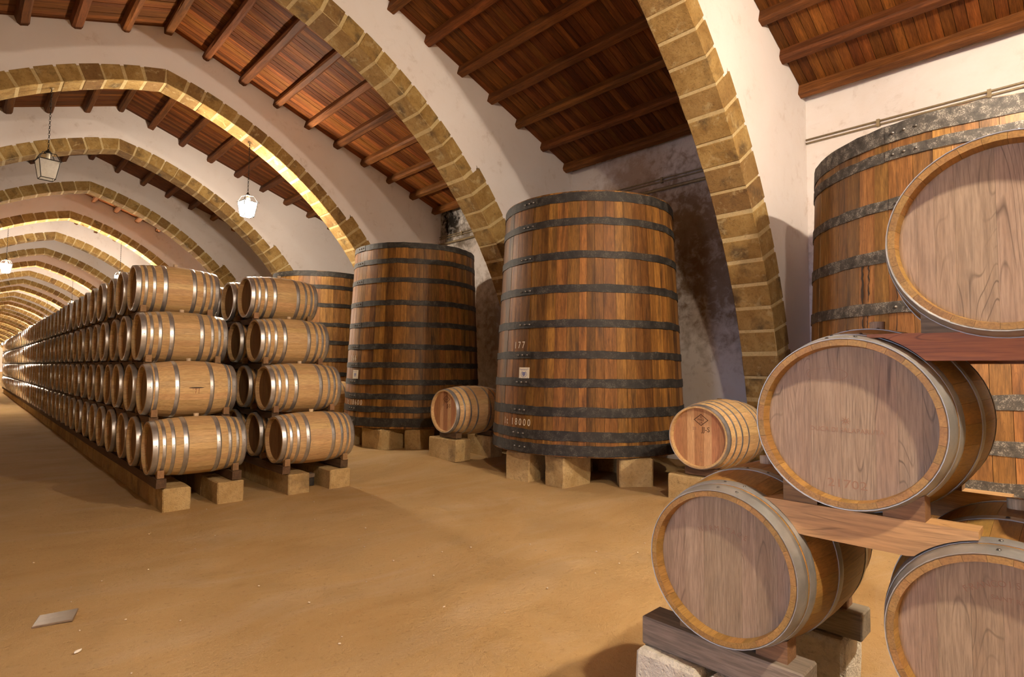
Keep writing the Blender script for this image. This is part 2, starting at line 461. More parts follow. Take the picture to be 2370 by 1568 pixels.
ZT = roof_z(XW) + 0.1
struct(ob('wall_right', MB().box(XW, XW + 0.3, YB, YE, -0.2, ZT).mesh('wall_right'), PLASTER))
wl = MB()
wl.box(XL - 1.6, XL, YB, DOOR_Y0, -0.2, ZT).box(XL - 1.6, XL, DOOR_Y1, YE, -0.2, ZT)
wl.box(XL - 1.6, XL, DOOR_Y0, DOOR_Y1, -0.2, 0.0).box(XL - 1.6, XL, DOOR_Y0, DOOR_Y1, DOOR_Z, ZT)
struct(ob('wall_left', wl.mesh('wall_left'), PLASTD))
def gable(name, y0, y1):
    m = MB().add([(XL, y0, -0.2), (XW, y0, -0.2), (XW, y0, ZT), (XR, y0, RZ + 0.1), (XL, y0, ZT),
                  (XL, y1, -0.2), (XW, y1, -0.2), (XW, y1, ZT), (XR, y1, RZ + 0.1), (XL, y1, ZT)],
                 [(0, 1, 2, 3, 4), (9, 8, 7, 6, 5), (0, 5, 6, 1), (1, 6, 7, 2), (2, 7, 8, 3), (3, 8, 9, 4), (4, 9, 5, 0)])
    struct(ob(name, m.mesh(name), PLASTER))
gable('wall_near', YB - 0.3, YB)
gable('wall_far', YE + ATH, YE + ATH + 0.3)
dfr = struct(ob('door_1', MB().box(XL - 0.1, XL + 0.02, DOOR_Y0 - 0.12, DOOR_Y0, 0, DOOR_Z + 0.12)
             .box(XL - 0.1, XL + 0.02, DOOR_Y1, DOOR_Y1 + 0.12, 0, DOOR_Z + 0.12)
             .box(XL - 0.1, XL + 0.02, DOOR_Y0, DOOR_Y1, DOOR_Z, DOOR_Z + 0.12).mesh('door_frame'), W['rail']))

# ------------------------------------------------------------------ stone arches with plaster above
NV = 30
DT = (T_END - T_BEG) / NV
R_TH = lambda i: 0.46 if i < 17 else 0.29
def voussoir(name, th, seed, last=False):
    rnd = random.Random(seed)
    g = 0.009 / AR
    a0, a1 = g + rnd.uniform(0, 0.0030), DT - g - rnd.uniform(0, 0.0030)
    r0, r1 = AR + rnd.uniform(-0.006, 0.006), AR + th + rnd.uniform(-0.005, 0.007)
    y0, y1 = rnd.uniform(-0.008, 0.004), ATH + rnd.uniform(-0.004, 0.008)
    v = []
    for y in (y0, y1):
        for (r, a) in ((r0, a0), (r1, a0 + rnd.uniform(-0.001, 0.001)), (r1, a1 + rnd.uniform(-0.001, 0.001)), (r0, a1)):
            x, z = r * math.cos(a), r * math.sin(a)
            if last and a > DT / 2 and r > AR + 0.1:
                a_l = T_BEG + DT * (NV - 1)       # stretch the top stone up to the ridge plane
                tx = XR - AXC - 0.004
                tz = math.sqrt(r * r - tx * tx)
                x, z = tx * math.cos(a_l) + tz * math.sin(a_l), -tx * math.sin(a_l) + tz * math.cos(a_l)
            v.append((x, y, z))
    m = mesh(name, v, [(0, 1, 2, 3), (7, 6, 5, 4), (0, 4, 5, 1), (1, 5, 6, 2), (2, 6, 7, 3), (3, 7, 4, 0)])
    return bevel_mesh(m, 0.012)
VM = {(th, s): voussoir('voussoir', th, s + int(th * 100)) for th in (0.46, 0.29) for s in range(8)}
VL = [voussoir('top_voussoir', 0.29, 90 + s, True) for s in range(2)]
for m in list(VM.values()) + VL:
    m.materials.append(TUFA)
def core_mesh():
    mb = MB()
    n = 60
    for side in (1, -1):
        v = []
        for i in range(n + 1):
            a = T_BEG + (T_END - T_BEG) * i / n
            th = 0.45 if (a - T_BEG) / DT < 17 else 0.275
            for r in (AR + 0.006, AR + th):
                x, z = AXC - XR + r * math.cos(a), AZC + r * math.sin(a)
                if i == n: x = 0
                for y in (0.006, ATH - 0.006):
                    v.append((side * x, y, z))
        f = []
        for i in range(n):
            b, c = i * 4, i * 4 + 4
            f += [(b, c, c + 2, b + 2), (b + 1, b + 3, c + 3, c + 1), (b, b + 1, c + 1, c), (b + 2, c + 2, c + 3, b + 3)]
        mb.add(v, f)
    return mb.mesh('mortar_ring')
CORE = core_mesh(); CORE.materials.append(MORTAR)
def spandrel_mesh():
    mb = MB()
    for side in (1, -1):
        xs = [i * 0.12 for i in range(int((XW - XR) / 0.12) + 1)] + [XW - XR]
        v = []
        sp = (AR + 0.40) * math.cos(T_BEG + 17 * DT) + AXC - XR
        xs = sorted(xs + [sp - 0.001, sp + 0.001])
        for x in xs:
            d = x + XR - AXC
            th = 0.43 if x > sp else 0.262
            q = (AR + th) ** 2 - d * d
            lo = AZC + math.sqrt(q) if q > 0 and d < AR + th else -0.1
            v += [(side * x, 0.004, max(-0.1, lo)), (side * x, 0.004, RZ - RS * x + 0.03),
                  (side * x, ATH - 0.004, max(-0.1, lo)), (side * x, ATH - 0.004, RZ - RS * x + 0.03)]
        f = []
        for i in range(len(xs) - 1):
            b, c = i * 4, i * 4 + 4
            f += [(b, c, c + 1, b + 1), (b + 2, b + 3, c + 3, c + 2), (b, b + 2, c + 2, c)]
        mb.add(v, f)
    return mb.mesh('arch_wall')
SPAN = spandrel_mesh(); SPAN.materials.append(PLASTW)
ORD = ['first', 'second', 'third', 'fourth', 'fifth', 'sixth', 'seventh', 'eighth', 'ninth', 'tenth', 'eleventh', 'twelfth', 'thirteenth']
def joined_ring():
    mb = MB()
    rnd = random.Random(5)
    for i in range(NV):
        a = T_BEG + DT * i
        m = VL[0] if i == NV - 1 else VM[(R_TH(i), rnd.randrange(8))]
        for side in (1, -1):
            v = []
            for p in m.vertices:
                x, y, z = p.co
                X, Z = x * math.cos(a) - z * math.sin(a), x * math.sin(a) + z * math.cos(a)
                v.append((side * (AXC - XR + X), y, AZC + Z))
            mb.add(v, [tuple(q.vertices) for q in m.polygons])
    return mb.mesh('joined_voussoirs')
RING = joined_ring(); RING.materials.append(TUFA)
N_SEP = 9
def build_arch(k):
    rnd = random.Random(100 + k)
    a = thing('stone_arch', '', 'arch', (XR, arch_y(k), 0), 0, 'stone arches spanning the hall')
    if 0 <= k < N_SEP:
        a['label'] = {0: 'golden stone arch rising beside the tall vat behind the large barrels',
                      1: 'golden stone arch coming down between the vats numbered 166 and 177',
                      2: 'stone arch with two lanterns hanging from it, one of them unlit'}.get(
            k, '%s stone arch beyond the one that carries the unlit lantern' % ORD[k - 3])
    elif k < 0:
        a['label'] = 'stone arch over the doorway side of the large barrel stack'
    else:
        a['label'] = 'small distant stone arch far down the barrel hall'
    struct(a)
    ob('mortar_ring', CORE, None, a)
    w = struct(ob('wall_above_arch', SPAN, None, None, (XR, arch_y(k), 0)))
    if 0 <= k < N_SEP:
        for side in (1, -1):
            for i in range(NV):
                m = VL[rnd.randrange(2)] if i == NV - 1 else VM[(R_TH(i), rnd.randrange(8))]
                t = T_BEG + DT * i
                if side == 1:
                    ob('voussoir', m, None, a, (AXC - XR, 0, AZC), (0, -t, 0))
                elif i < NV - 1:
                    ob('voussoir', m, None, a, (XR - AXC, 0, AZC), (0, -(PI - t - DT), 0))
                else:
                    o = ob('voussoir', m, None, a, (XR - AXC, 0, AZC), (0, t, 0)); o.scale = (-1, 1, 1)
    else:
        o = ob('voussoirs', RING, None, a); o['kind'] = 'stuff'
for k in range(-1, KMAX + 1):
    build_arch(k)

# ------------------------------------------------------------------ roof: boards on beams, one bay at a time
SLA = math.atan(RS)
SLEN = (XW - XR) / math.cos(SLA)
BAY = AS - ATH
def beam_mesh(seed, length):
    rnd = random.Random(seed)
    w, d, c = 0.075 + rnd.uniform(-0.008, 0.01), 0.165, 0.018 + rnd.uniform(0, 0.02)
    sec = [(-w, 0), (-w, -d + c), (-w + c, -d), (w - c, -d), (w, -d + c), (w, 0)]
    n = 9
    v, f = [], []
    for i in range(n + 1):
        y = -0.06 + (length + 0.12) * i / n
        for x, z in sec:
            v.append((x + rnd.uniform(-0.006, 0.006), y, z + (rnd.uniform(-0.006, 0.006) if z < 0 else 0)))
    for i in range(n):
        for j in range(5):
            f.append((i * 6 + j, i * 6 + j + 1, i * 6 + 7 + j, i * 6 + 6 + j))
    f += [tuple(range(6)), tuple(range(n * 6 + 5, n * 6 - 1, -1))]
    m = mesh('beam', v, f); m.materials.append(W['beam'])
    return m
BEAMS = [beam_mesh(s, BAY) for s in range(5)]
BEAMX = [0.709 * k for k in range(-9, 10)]
def joined_beams():
    mb = MB()
    for i, x in enumerate(BEAMX):
        m = BEAMS[i % 5]
        R = Matrix.Rotation(SLA * (1 if x > 0.01 else (-1 if x < -0.01 else 0)), 3, 'Y')
        mb.add([R @ p.co + Vector((x, 0, RZ - RS * abs(x) - 0.004)) for p in m.vertices], [tuple(q.vertices) for q in m.polygons])
    m = mb.mesh('joined_beams'); m.materials.append(W['beam'])
    return m
JBEAM = joined_beams()
def slab_mesh():
    mb = MB()
    for side in (1, -1):
        x1 = (XW - XR + 0.05) * side
        v = [(0, 0, RZ + 0.004), (0, BAY + 0.1, RZ + 0.004), (x1, BAY + 0.1, RZ - RS * abs(x1) + 0.004), (x1, 0, RZ - RS * abs(x1) + 0.004)]
        v += [(a, b, c + 0.05) for a, b, c in v]
        mb.add(v, [(0, 1, 2, 3), (7, 6, 5, 4), (0, 4, 5, 1), (1, 5, 6, 2), (2, 6, 7, 3), (3, 7, 4, 0)])
    return mb.mesh('ceiling')
SLAB = slab_mesh(); SLAB.materials.append(W['board'])
NB = 33
BW = BAY / NB
BRD = []
for s in range(4):
    rr = random.Random(s)
    m = MB().box(0.01, SLEN - 0.01, 0.003, BW - 0.003, -0.016 - rr.uniform(0, 0.004), 0.006).mesh('board')
    m.materials.append(W['board']); BRD.append(m)
for k in range(-2, KMAX):
    y0 = arch_y(k) + ATH if k > -2 else YB
    c = struct(ob('ceiling', SLAB, None, None, (XR, y0 - 0.05, 0)))
    if k == -2:
        c.scale = (1, (arch_y(-1) - YB) / BAY, 1)
    rnd = random.Random(300 + k)
    if -1 <= k < N_SEP:
        for x in BEAMX:
            if k in (-1, 0) and x < -2.5:
                continue
            ob('beam', BEAMS[rnd.randrange(5)], None, c, (x, 0.05, RZ - RS * abs(x) - 0.004),
               (0, SLA * (1 if x > 0.01 else (-1 if x < -0.01 else 0)), 0))
    elif k >= N_SEP:
        o = ob('beams', JBEAM, None, c, (0, 0.05, 0)); o['kind'] = 'stuff'
    if -1 <= k <= 2:
        for side in (1, -1):
            if side == -1 and k < 1:
                continue
            for i in range(NB):
                ob('board', BRD[rnd.randrange(4)], None, c, (0, 0.05 + i * BW + (BW if side < 0 else 0), RZ + rnd.uniform(-0.004, 0.002)),
                   (0, SLA, 0 if side > 0 else PI) if side > 0 else (0, SLA, PI))

# pipes along the right-hand wall, one length per bay
def pipes():
    mb = MB()
    mb.tube((0, 0, 0), (0, BAY, 0), 0.013).tube((0, 0, -0.055), (0, BAY, -0.055), 0.013)
    m = mb.mesh('pipe_pair', True); m.materials.append(BRASSY)
    cl = MB()
    for y in (0.7, 2.0, 3.2):
        cl.box(-0.022, 0.03, y - 0.02, y + 0.02, -0.08, 0.02)
    mc = cl.mesh('clamps'); mc.materials.append(BRASSY)
    thick = MB().tube((0, 0, 0), (0, BAY, 0), 0.03).mesh('thick_pipe', True); thick.materials.append(BRASSY)
    names = {-1: 'pair of thin pipes on the wall above the vat behind the large barrels',
             0: 'pair of thin pipes on the wall behind the vat numbered 177',
             1: 'pair of thin pipes on the wall beside the black mould patch',
             2: 'pair of thin pipes high on the wall beyond the mould patch'}
    for k in range(-1, 3):
        p = thing('wall_pipes', names[k], 'pipe', (XW - 0.03, arch_y(k) + ATH, 5.10), 0, 'pipes along the wall')
        ob('pipe_pair', m, None, p)
        for y in (0.7, 2.0, 3.2):
            ob('clamp', mc if False else CLAMP, None, p, (0, y, 0))
        if k >= 0:
            tag(ob('thick_pipe', thick, None, None, (XW - 0.045, arch_y(k) + ATH, 4.90)),
                names[k].replace('pair of thin pipes', 'single thick pipe'), 'pipe', 'thick pipes along the wall')
CLAMP = MB().box(-0.022, 0.03, -0.02, 0.02, -0.08, 0.022).mesh('clamp'); CLAMP.materials.append(BRASSY)
pipes()

# ------------------------------------------------------------------ barrels
def prof(L, rh, rb, x):
    u = 2 * x / L - 1
    return rh + (rb - rh) * (1 - abs(u) ** 2.1)
def stave_mb(L, rh, rb, nst, ns=8, cols=2, th=0.036, gap=0.012, mb=None, rot=0.0):
    mb = mb or MB()
    da = 2 * PI / nst * (1 - gap)
    xs = [0, 0.045] + [0.045 + (L - 0.09) * i / ns for i in range(1, ns)] + [L - 0.045, L]
    v, f = [], []
    for x in xs:
        r = prof(L, rh, rb, x)
        ri = r - (0.022 if x < 0.01 or x > L - 0.01 else th)
        for c in range(cols + 1):
            a = rot + da * (c / cols - 0.5)
            v.append((x, r * math.cos(a), r * math.sin(a)))
        for c in range(cols, -1, -1):
            a = rot + da * (c / cols - 0.5)
            v.append((x, ri * math.cos(a), ri * math.sin(a)))
    w = 2 * (cols + 1)
    for i in range(len(xs) - 1):
        for j in range(w):
            f.append((i * w + j, i * w + (j + 1) % w, (i + 1) * w + (j + 1) % w, (i + 1) * w + j))
    f += [tuple(range(w))[::-1], tuple(range((len(xs) - 1) * w, len(xs) * w))]
    return mb.add(v, f)
def board_mesh(R, y0, y1, x, th):
    """one head board: strip y0..y1 of the disc of radius R at station x (grain along z)"""
    n = 5
    ys = [y0 + (y1 - y0) * i / n for i in range(n + 1)]
    zt = [math.sqrt(max(0, R * R - y * y)) for y in ys]
    poly = [(y, z) for y, z in zip(ys, zt)] + [(y, -z) for y, z in zip(ys[::-1], zt[::-1])]
    out = []
    for p in poly:
        if not out or (abs(p[0] - out[-1][0]) + abs(p[1] - out[-1][1])) > 1e-6: out.append(p)
    return MB().prism(out, x, x + th).mesh('head_board')
def hoop_mesh(L, rh, rb, x0, x1, n=56, th=0.0025):
    pr = []
    k = 3
    for i in range(k + 1):
        x = x0 + (x1 - x0) * i / k
        pr.append((prof(L, rh, rb, x) + th, x))
    inner = [(r - th - 0.003, x) for r, x in pr[::-1]]
    return MB().lathe(pr + inner + [pr[0]], n, 'x').mesh('hoop', True)
RIV = MB().lathe([(0.0001, 0.0035), (0.004, 0.003), (0.0062, 0.0)], 8).mesh('rivet', True); RIV.materials.append(RIVET)
RIVS = MB().lathe([(0.0001, 0.003), (0.003, 0.0025), (0.0045, 0.0)], 6).mesh('small_rivet', True); RIVS.materials.append(RIVET)

class Kind:
    def __init__(s, L, rh, rb, hoops, nst, nb, m_stave, m_head, m_hoop, widths=None, lap=False, bung_r=0.026):
        s.L, s.rh, s.rb, s.hoops, s.nst, s.lap = L, rh, rb, hoops, nst, lap
        s.stave = stave_mb(L, rh, rb, nst).mesh('stave', False); s.stave.materials.append(m_stave)
        s.stave.polygons.foreach_set('use_smooth', [True] * len(s.stave.polygons))
        mod = bmesh.new(); mod.from_mesh(s.stave)
        for e in mod.edges:
            if len(e.link_faces) == 2 and e.calc_face_angle(0) > 0.5: e.smooth = False
        mod.to_mesh(s.stave); mod.free()
        b = MB()
        for i in range(nst): stave_mb(L, rh, rb, nst, 6, 1, mb=b, rot=2 * PI * i / nst)
        s.body = b.mesh('staves'); s.body.materials.append(m_stave)
        hx = 0.048; s.hx = hx
        R = prof(L, rh, rb, hx) - 0.035; s.R = R
        s.boards = []
        ed = [-R + 2 * R * i / nb for i in range(nb + 1)]
        if widths:
            tot = sum(widths); acc = -R; ed = [-R]
            for q in widths: acc += 2 * R * q / tot; ed.append(acc)
        for a, c in zip(ed[:-1], ed[1:]):
            m = board_mesh(R, max(-R, a + 0.0002), min(R, c - 0.0002), hx, 0.02); m.materials.append(m_head); s.boards.append(m)
        hb = MB()
        for m in s.boards:
            hb.add([p.co for p in m.vertices], [tuple(q.vertices) for q in m.polygons])
        s.head = hb.mesh('head'); s.head.materials.append(m_head)
        s.hoop = []
        for (x0, x1) in hoops:
            for (a, c) in ((x0, x1), (L - x1, L - x0)):
                m = hoop_mesh(L, rh, rb, a, c); m.materials.append(m_hoop); s.hoop.append((m, (a + c) / 2))
        s.bung = MB().lathe([(0.0001, 0.035), (bung_r * 1.05, 0.034), (bung_r, 0.0), (bung_r, -0.012)], 14).mesh('bung', True)
        s.bung.materials.append(W['bung'])
    def place(s, X, Y, Z, label, group=None, detail=2, rx=0.0, rivet=None, rz=0.0, name='wine_barrel', cat='barrel', bung=True):
        """head plane at X, axis along +X, centre height Z"""
        t = thing(name, label, cat, (X + s.L / 2 * math.cos(rz), Y + s.L / 2 * math.sin(rz), Z - s.rb), rz, group)
        o0 = (-s.L / 2, 0, s.rb)
        if detail == 2:
            for i in range(s.nst):
                ob('stave', s.stave, None, t, o0, (rx + 2 * PI * i / s.nst, 0, 0))
            for m in s.boards: ob('head_board', m, None, t, o0)
        else:
            ob('staves', s.body, None, t, o0, (rx, 0, 0))
            ob('head', s.head, None, t, o0)
        if detail > 0:
            ob('back_head', s.head, None, t, (s.L / 2, 0, s.rb), (0, 0, PI))
        for j, (m, xm) in enumerate(s.hoop):
            if detail == 0 and j not in (0, 1, 2, 4): continue
            h = ob('hoop', m, None, t, o0)
            if rivet is not None and detail == 2:
                r = prof(s.L, s.rh, s.rb, xm) + 0.003
                for a in (rivet if isinstance(rivet, (list, tuple)) else [rivet]):
                    # rivet local z points outwards
                    ob('rivet', RIV if s.lap else RIVS, None, h, (xm, -r * math.cos(a), r * math.sin(a)), (PI / 2 - a, 0, 0))
        if bung and detail > 0:
            ob('bung', s.bung, None, t, (0, 0, 2 * s.rb - (0.002 if s.L < 1 else 0.026)))
        return t

BL = 0.95
ROWK = Kind(BL, 0.284, 0.326, [(0.0, 0.058), (0.088, 0.122), (0.172, 0.208), (0.285, 0.335)], 28, 9, W['oak'], W['oak_head'], STEEL)
ROWK2 = Kind(BL, 0.284, 0.336, [(0.0, 0.062), (0.078, 0.112), (0.27, 0.315)], 28, 9, W['oak'], W['oak_head'], STEEL)
FGK = Kind(BL, 0.288, 0.345, [(0.0, 0.060), (0.072, 0.112), (0.285, 0.325)], 30, 8, W['fg_oak'], W['fg_head'], STEELFG,
           [1.0, 1.25, 0.9, 1.3, 1.2, 1.35, 0.8, 0.9], True)
FGK2 = Kind(BL, 0.288, 0.345, [(0.0, 0.060), (0.072, 0.112), (0.285, 0.325)], 30, 8, W['fg_oak'], W['fg_head_line'], STEELFG,
            [0.75, 1.05, 1.0, 1.6, 1.5, 0.8, 0.7, 0.8], True)
JJK = Kind(1.08, 0.345, 0.405, [(0.0, 0.062), (0.135, 0.160), (0.25, 0.278), (0.39, 0.418)], 28, 7, W['oak'], W['jj_head'], STEEL,
           [0.85, 0.9, 0.9, 1.1, 0.85, 0.6, 1.1])
for i in (2, 4):
    JJK.boards[i].materials.clear(); JJK.boards[i].materials.append(W['jj_light'])
JJK.bung.materials.clear(); JJK.bung.materials.append(W['rail'])

ROWX = (1.459, 2.777)
ROWY = (7.218, 7.10)
PITCHB, HALF = 0.759, 0.400
TZ = [0.654 + 0.6263 * i for i in range(4)]
TIER = ['lowest tier', 'second tier', 'third tier', 'top tier']
ROWN = ['stack beside the aisle', 'stack beside the vats']
DEPTH = (46, 14)
for r in range(2):
    for ti in range(4):
        for j in range(DEPTH[r]):
            y = ROWY[r] + ti * HALF + j * PITCHB
            rj = random.Random(r * 1000 + ti * 100 + j)
            kd = ROWK
            if j == 0:
                lab = 'pale eight-hooped oak barrel ending the %s of the %s' % (TIER[ti], ROWN[r])
                if (r, ti) == (0, 1):
                    kd = ROWK2
                    lab = 'oak barrel with six hoops and a dark wine stain, ending the second tier'
                dz = 0
                t = kd.place(ROWX[r], y, TZ[ti], lab, 'end barrels of the stacks', 2, rj.uniform(0, 0.2), 0.10 + rj.uniform(-0.06, 0.10))
            else:
                lab = ('%s oak barrel from the end of the %s, %s' % (ORD[j], TIER[ti], ROWN[r]) if j < 13 else
                       'oak barrel deep in the far part of the %s, %s' % (TIER[ti], ROWN[r]))
                kd.place(ROWX[r] + rj.uniform(-0.012, 0.012), y + rj.uniform(-0.01, 0.01), TZ[ti], lab, '%s of the %s' % (TIER[ti], ROWN[r]),
                         1 if j < 7 else 0, rj.uniform(0, 6))

            if (r, ti, j) == (0, 1, 0): STAINED = t
# wine stain around the leaking stave of the six-hoop barrel
def on_barrel(kd, pts, faces, name, mat):
    """pts: (x along barrel, height above the axis) on the near side of the barrel"""
    v = []
    for x, h in pts:
        R = prof(kd.L, kd.rh, kd.rb, x) + 0.0012
        a = h / R
        v.append((x, -R * math.cos(a), R * math.sin(a)))
    o = ob(name, mesh(name, v, faces), mat, STAINED, (-kd.L / 2, 0, kd.rb))
n = 12
sl = [(0.40 + 0.17 * i / n, 0.022 + sg * 0.0075 * math.sin(PI * i / n) ** 0.6) for i in range(n + 1) for sg in (-1, 1)]
on_barrel(ROWK2, sl, [(2 * i, 2 * i + 2, 2 * i + 3, 2 * i + 1) for i in range(n)], 'stain_slit', STAIN)
rs = random.Random(4)
dp, df = [], []
for i in range(6):
    x = 0.45 + i * 0.012 + rs.uniform(-0.004, 0.004)
    ln, w = rs.uniform(0.015, 0.08), rs.uniform(0.0015, 0.004)
    b = len(dp)
    dp += [(x - w, 0.02), (x + w, 0.02), (x + w * 0.5, 0.02 - ln), (x - w * 0.5, 0.02 - ln)]
    df.append((b, b + 3, b + 2, b + 1))
on_barrel(ROWK2, dp, df, 'wine_drips', WINE)
# rails under the tiers
def long_box(name, w, h, y0, y1, mat, seed):
    rnd = random.Random(seed)
    n = max(2, int((y1 - y0) / 1.5))
    v, f = [], []
    for i in range(n + 1):
        y = y0 + (y1 - y0) * i / n
        for x, z in ((-w / 2, 0), (w / 2, 0), (w / 2, h), (-w / 2, h)):
            v.append((x + rnd.uniform(-0.004, 0.004), y, z + rnd.uniform(-0.003, 0.003)))
    for i in range(n):
        for j in range(4):
            f.append((i * 4 + j, i * 4 + 4 + j, i * 4 + 4 + (j + 1) % 4, i * 4 + (j + 1) % 4))
    f += [(0, 1, 2, 3), (n * 4 + 3, n * 4 + 2, n * 4 + 1, n * 4)]
    m = mesh(name, v, f); m.materials.append(mat)
    return m
def notched_rail(w, h, y0, y1, ztop, by, bz, seed):
    """rail along Y, top at 0, underside notched over the barrels below"""
    rad = 0.3085
    ys, y = [], 0.0
    while y < y1 - y0:
        ys.append(y); y += 0.045
    ys.append(y1 - y0)
    v, f = [], []
    for y in ys:
        lo = -h
        d = (y + y0 - by + PITCHB / 2) % PITCHB - PITCHB / 2
        if abs(d) < rad: lo = max(lo, min(-0.008, bz + math.sqrt(rad * rad - d * d) - ztop))
        v += [(-w / 2, y, lo), (w / 2, y, lo), (w / 2, y, 0), (-w / 2, y, 0)]
    for i in range(len(ys) - 1):
        for j in range(4):
            f.append((i * 4 + j, i * 4 + 4 + j, i * 4 + 4 + (j + 1) % 4, i * 4 + (j + 1) % 4))
    n = len(ys) - 1
    f += [(0, 1, 2, 3), (n * 4 + 3, n * 4 + 2, n * 4 + 1, n * 4)]
    m = mesh('wooden_rail', v, f); m.materials.append(W['rail'])
    return m
CHK = MB().prism([(-0.035, 0), (0.03, 0), (0.03, 0.035), (-0.035, 0.085)], -0.032, 0.032).mesh('chock'); CHK.materials.append(W['chock'])
for r in range(2):
    yend = ROWY[r] + DEPTH[r] * PITCHB
    for s, dx in enumerate((0.095, 0.855)):
        x = ROWX[r] + dx
        side = ('under their heads facing the aisle', 'under their heads facing the vats')[s]
        # plinth of tufa blocks
        px = ROWX[r] + (0.245, 0.79)[s]
        p = thing('stone_plinth', 'low stone plinth carrying the %s, %s' % (ROWN[r], ('aisle side', 'vat side')[s]), 'plinth',
                  (px, 6.93 - 0.06 * r, 0), 0, 'plinths under the barrel stacks')
        pw = 0.27 if s == 0 else 0.28
        bl = [rough_block('stone_block', pw, 0.62, 0.236 + 0.02, 40 + q + 7 * s + 3 * r, 0.007) for q in range(3)]
        for m in bl: m.materials.append(TUFAB)
        nsep = 26 if r == 0 else 8
        for q in range(nsep):
            ob('stone_block', bl[q % 3], None, p, (0, 0.31 + q * 0.625, -0.02))
        o = ob('stone_blocks', MB().box(-pw / 2, pw / 2, nsep * 0.625, yend - 6.8, -0.02, 0.235).mesh('stone_blocks'), TUFAB, p); o['kind'] = 'stuff'
        for ti in range(4):
            if ti == 0:
                m = long_box('wooden_rail', 0.10, 0.097, 0, yend - 6.96, W['rail'], 9 + s)
                tag(ob('wooden_rail', m, None, None, (x, 6.95 - 0.05 * r, 0.248)),
                    'dark wooden rail on the plinth of the %s, %s' % (ROWN[r], ('aisle side', 'vat side')[s]), 'rail', 'rails on the plinths')
                zc = 0.346
            else:
                y0 = ROWY[r] + ti * HALF - 0.20
                y1 = yend + ti * HALF
                m = notched_rail(0.09, 0.075, y0, y1, TZ[ti] - 0.3085, ROWY[r] + (ti - 1) * HALF, TZ[ti - 1], 19 + s + ti)
                tag(ob('wooden_rail', m, None, None, (x, y0, TZ[ti] - 0.3085)),
                    'wooden rail under the %s of the %s, %s' % (TIER[ti], ROWN[r], ('aisle side', 'vat side')[s]), 'rail', 'rails between the tiers')
                zc = TZ[ti] - 0.3085
            for j in range(3):
                tag(ob('wooden_chock', CHK, None, None, (x, ROWY[r] + ti * HALF + j * PITCHB - 0.19, zc)),
                    'small wooden chock on the rail of the %s, %s, %s' % (TIER[ti], ROWN[r], ('aisle side', 'vat side')[s]), 'chock', 'chocks under the stacked barrels')

# ------------------------------------------------------------------ lettering
def text_mesh(body, size, ext=0.0006, sx=1.0, sp=1.0):
    cu = bpy.data.curves.new('lettering', 'FONT')
    cu.body = body; cu.size = size; cu.extrude = ext
    cu.space_character = sp; cu.align_x = 'CENTER'; cu.align_y = 'CENTER'; cu.resolution_u = 3
    o = bpy.data.objects.new('tmp', cu); COL.objects.link(o)
    bpy.context.view_layer.update()
    m = bpy.data.meshes.new_from_object(o.evaluated_get(bpy.context.evaluated_depsgraph_get()))
    bpy.data.objects.remove(o); bpy.data.curves.remove(cu)
    for v in m.vertices: v.co.x *= sx
    m.materials.clear()
    return m

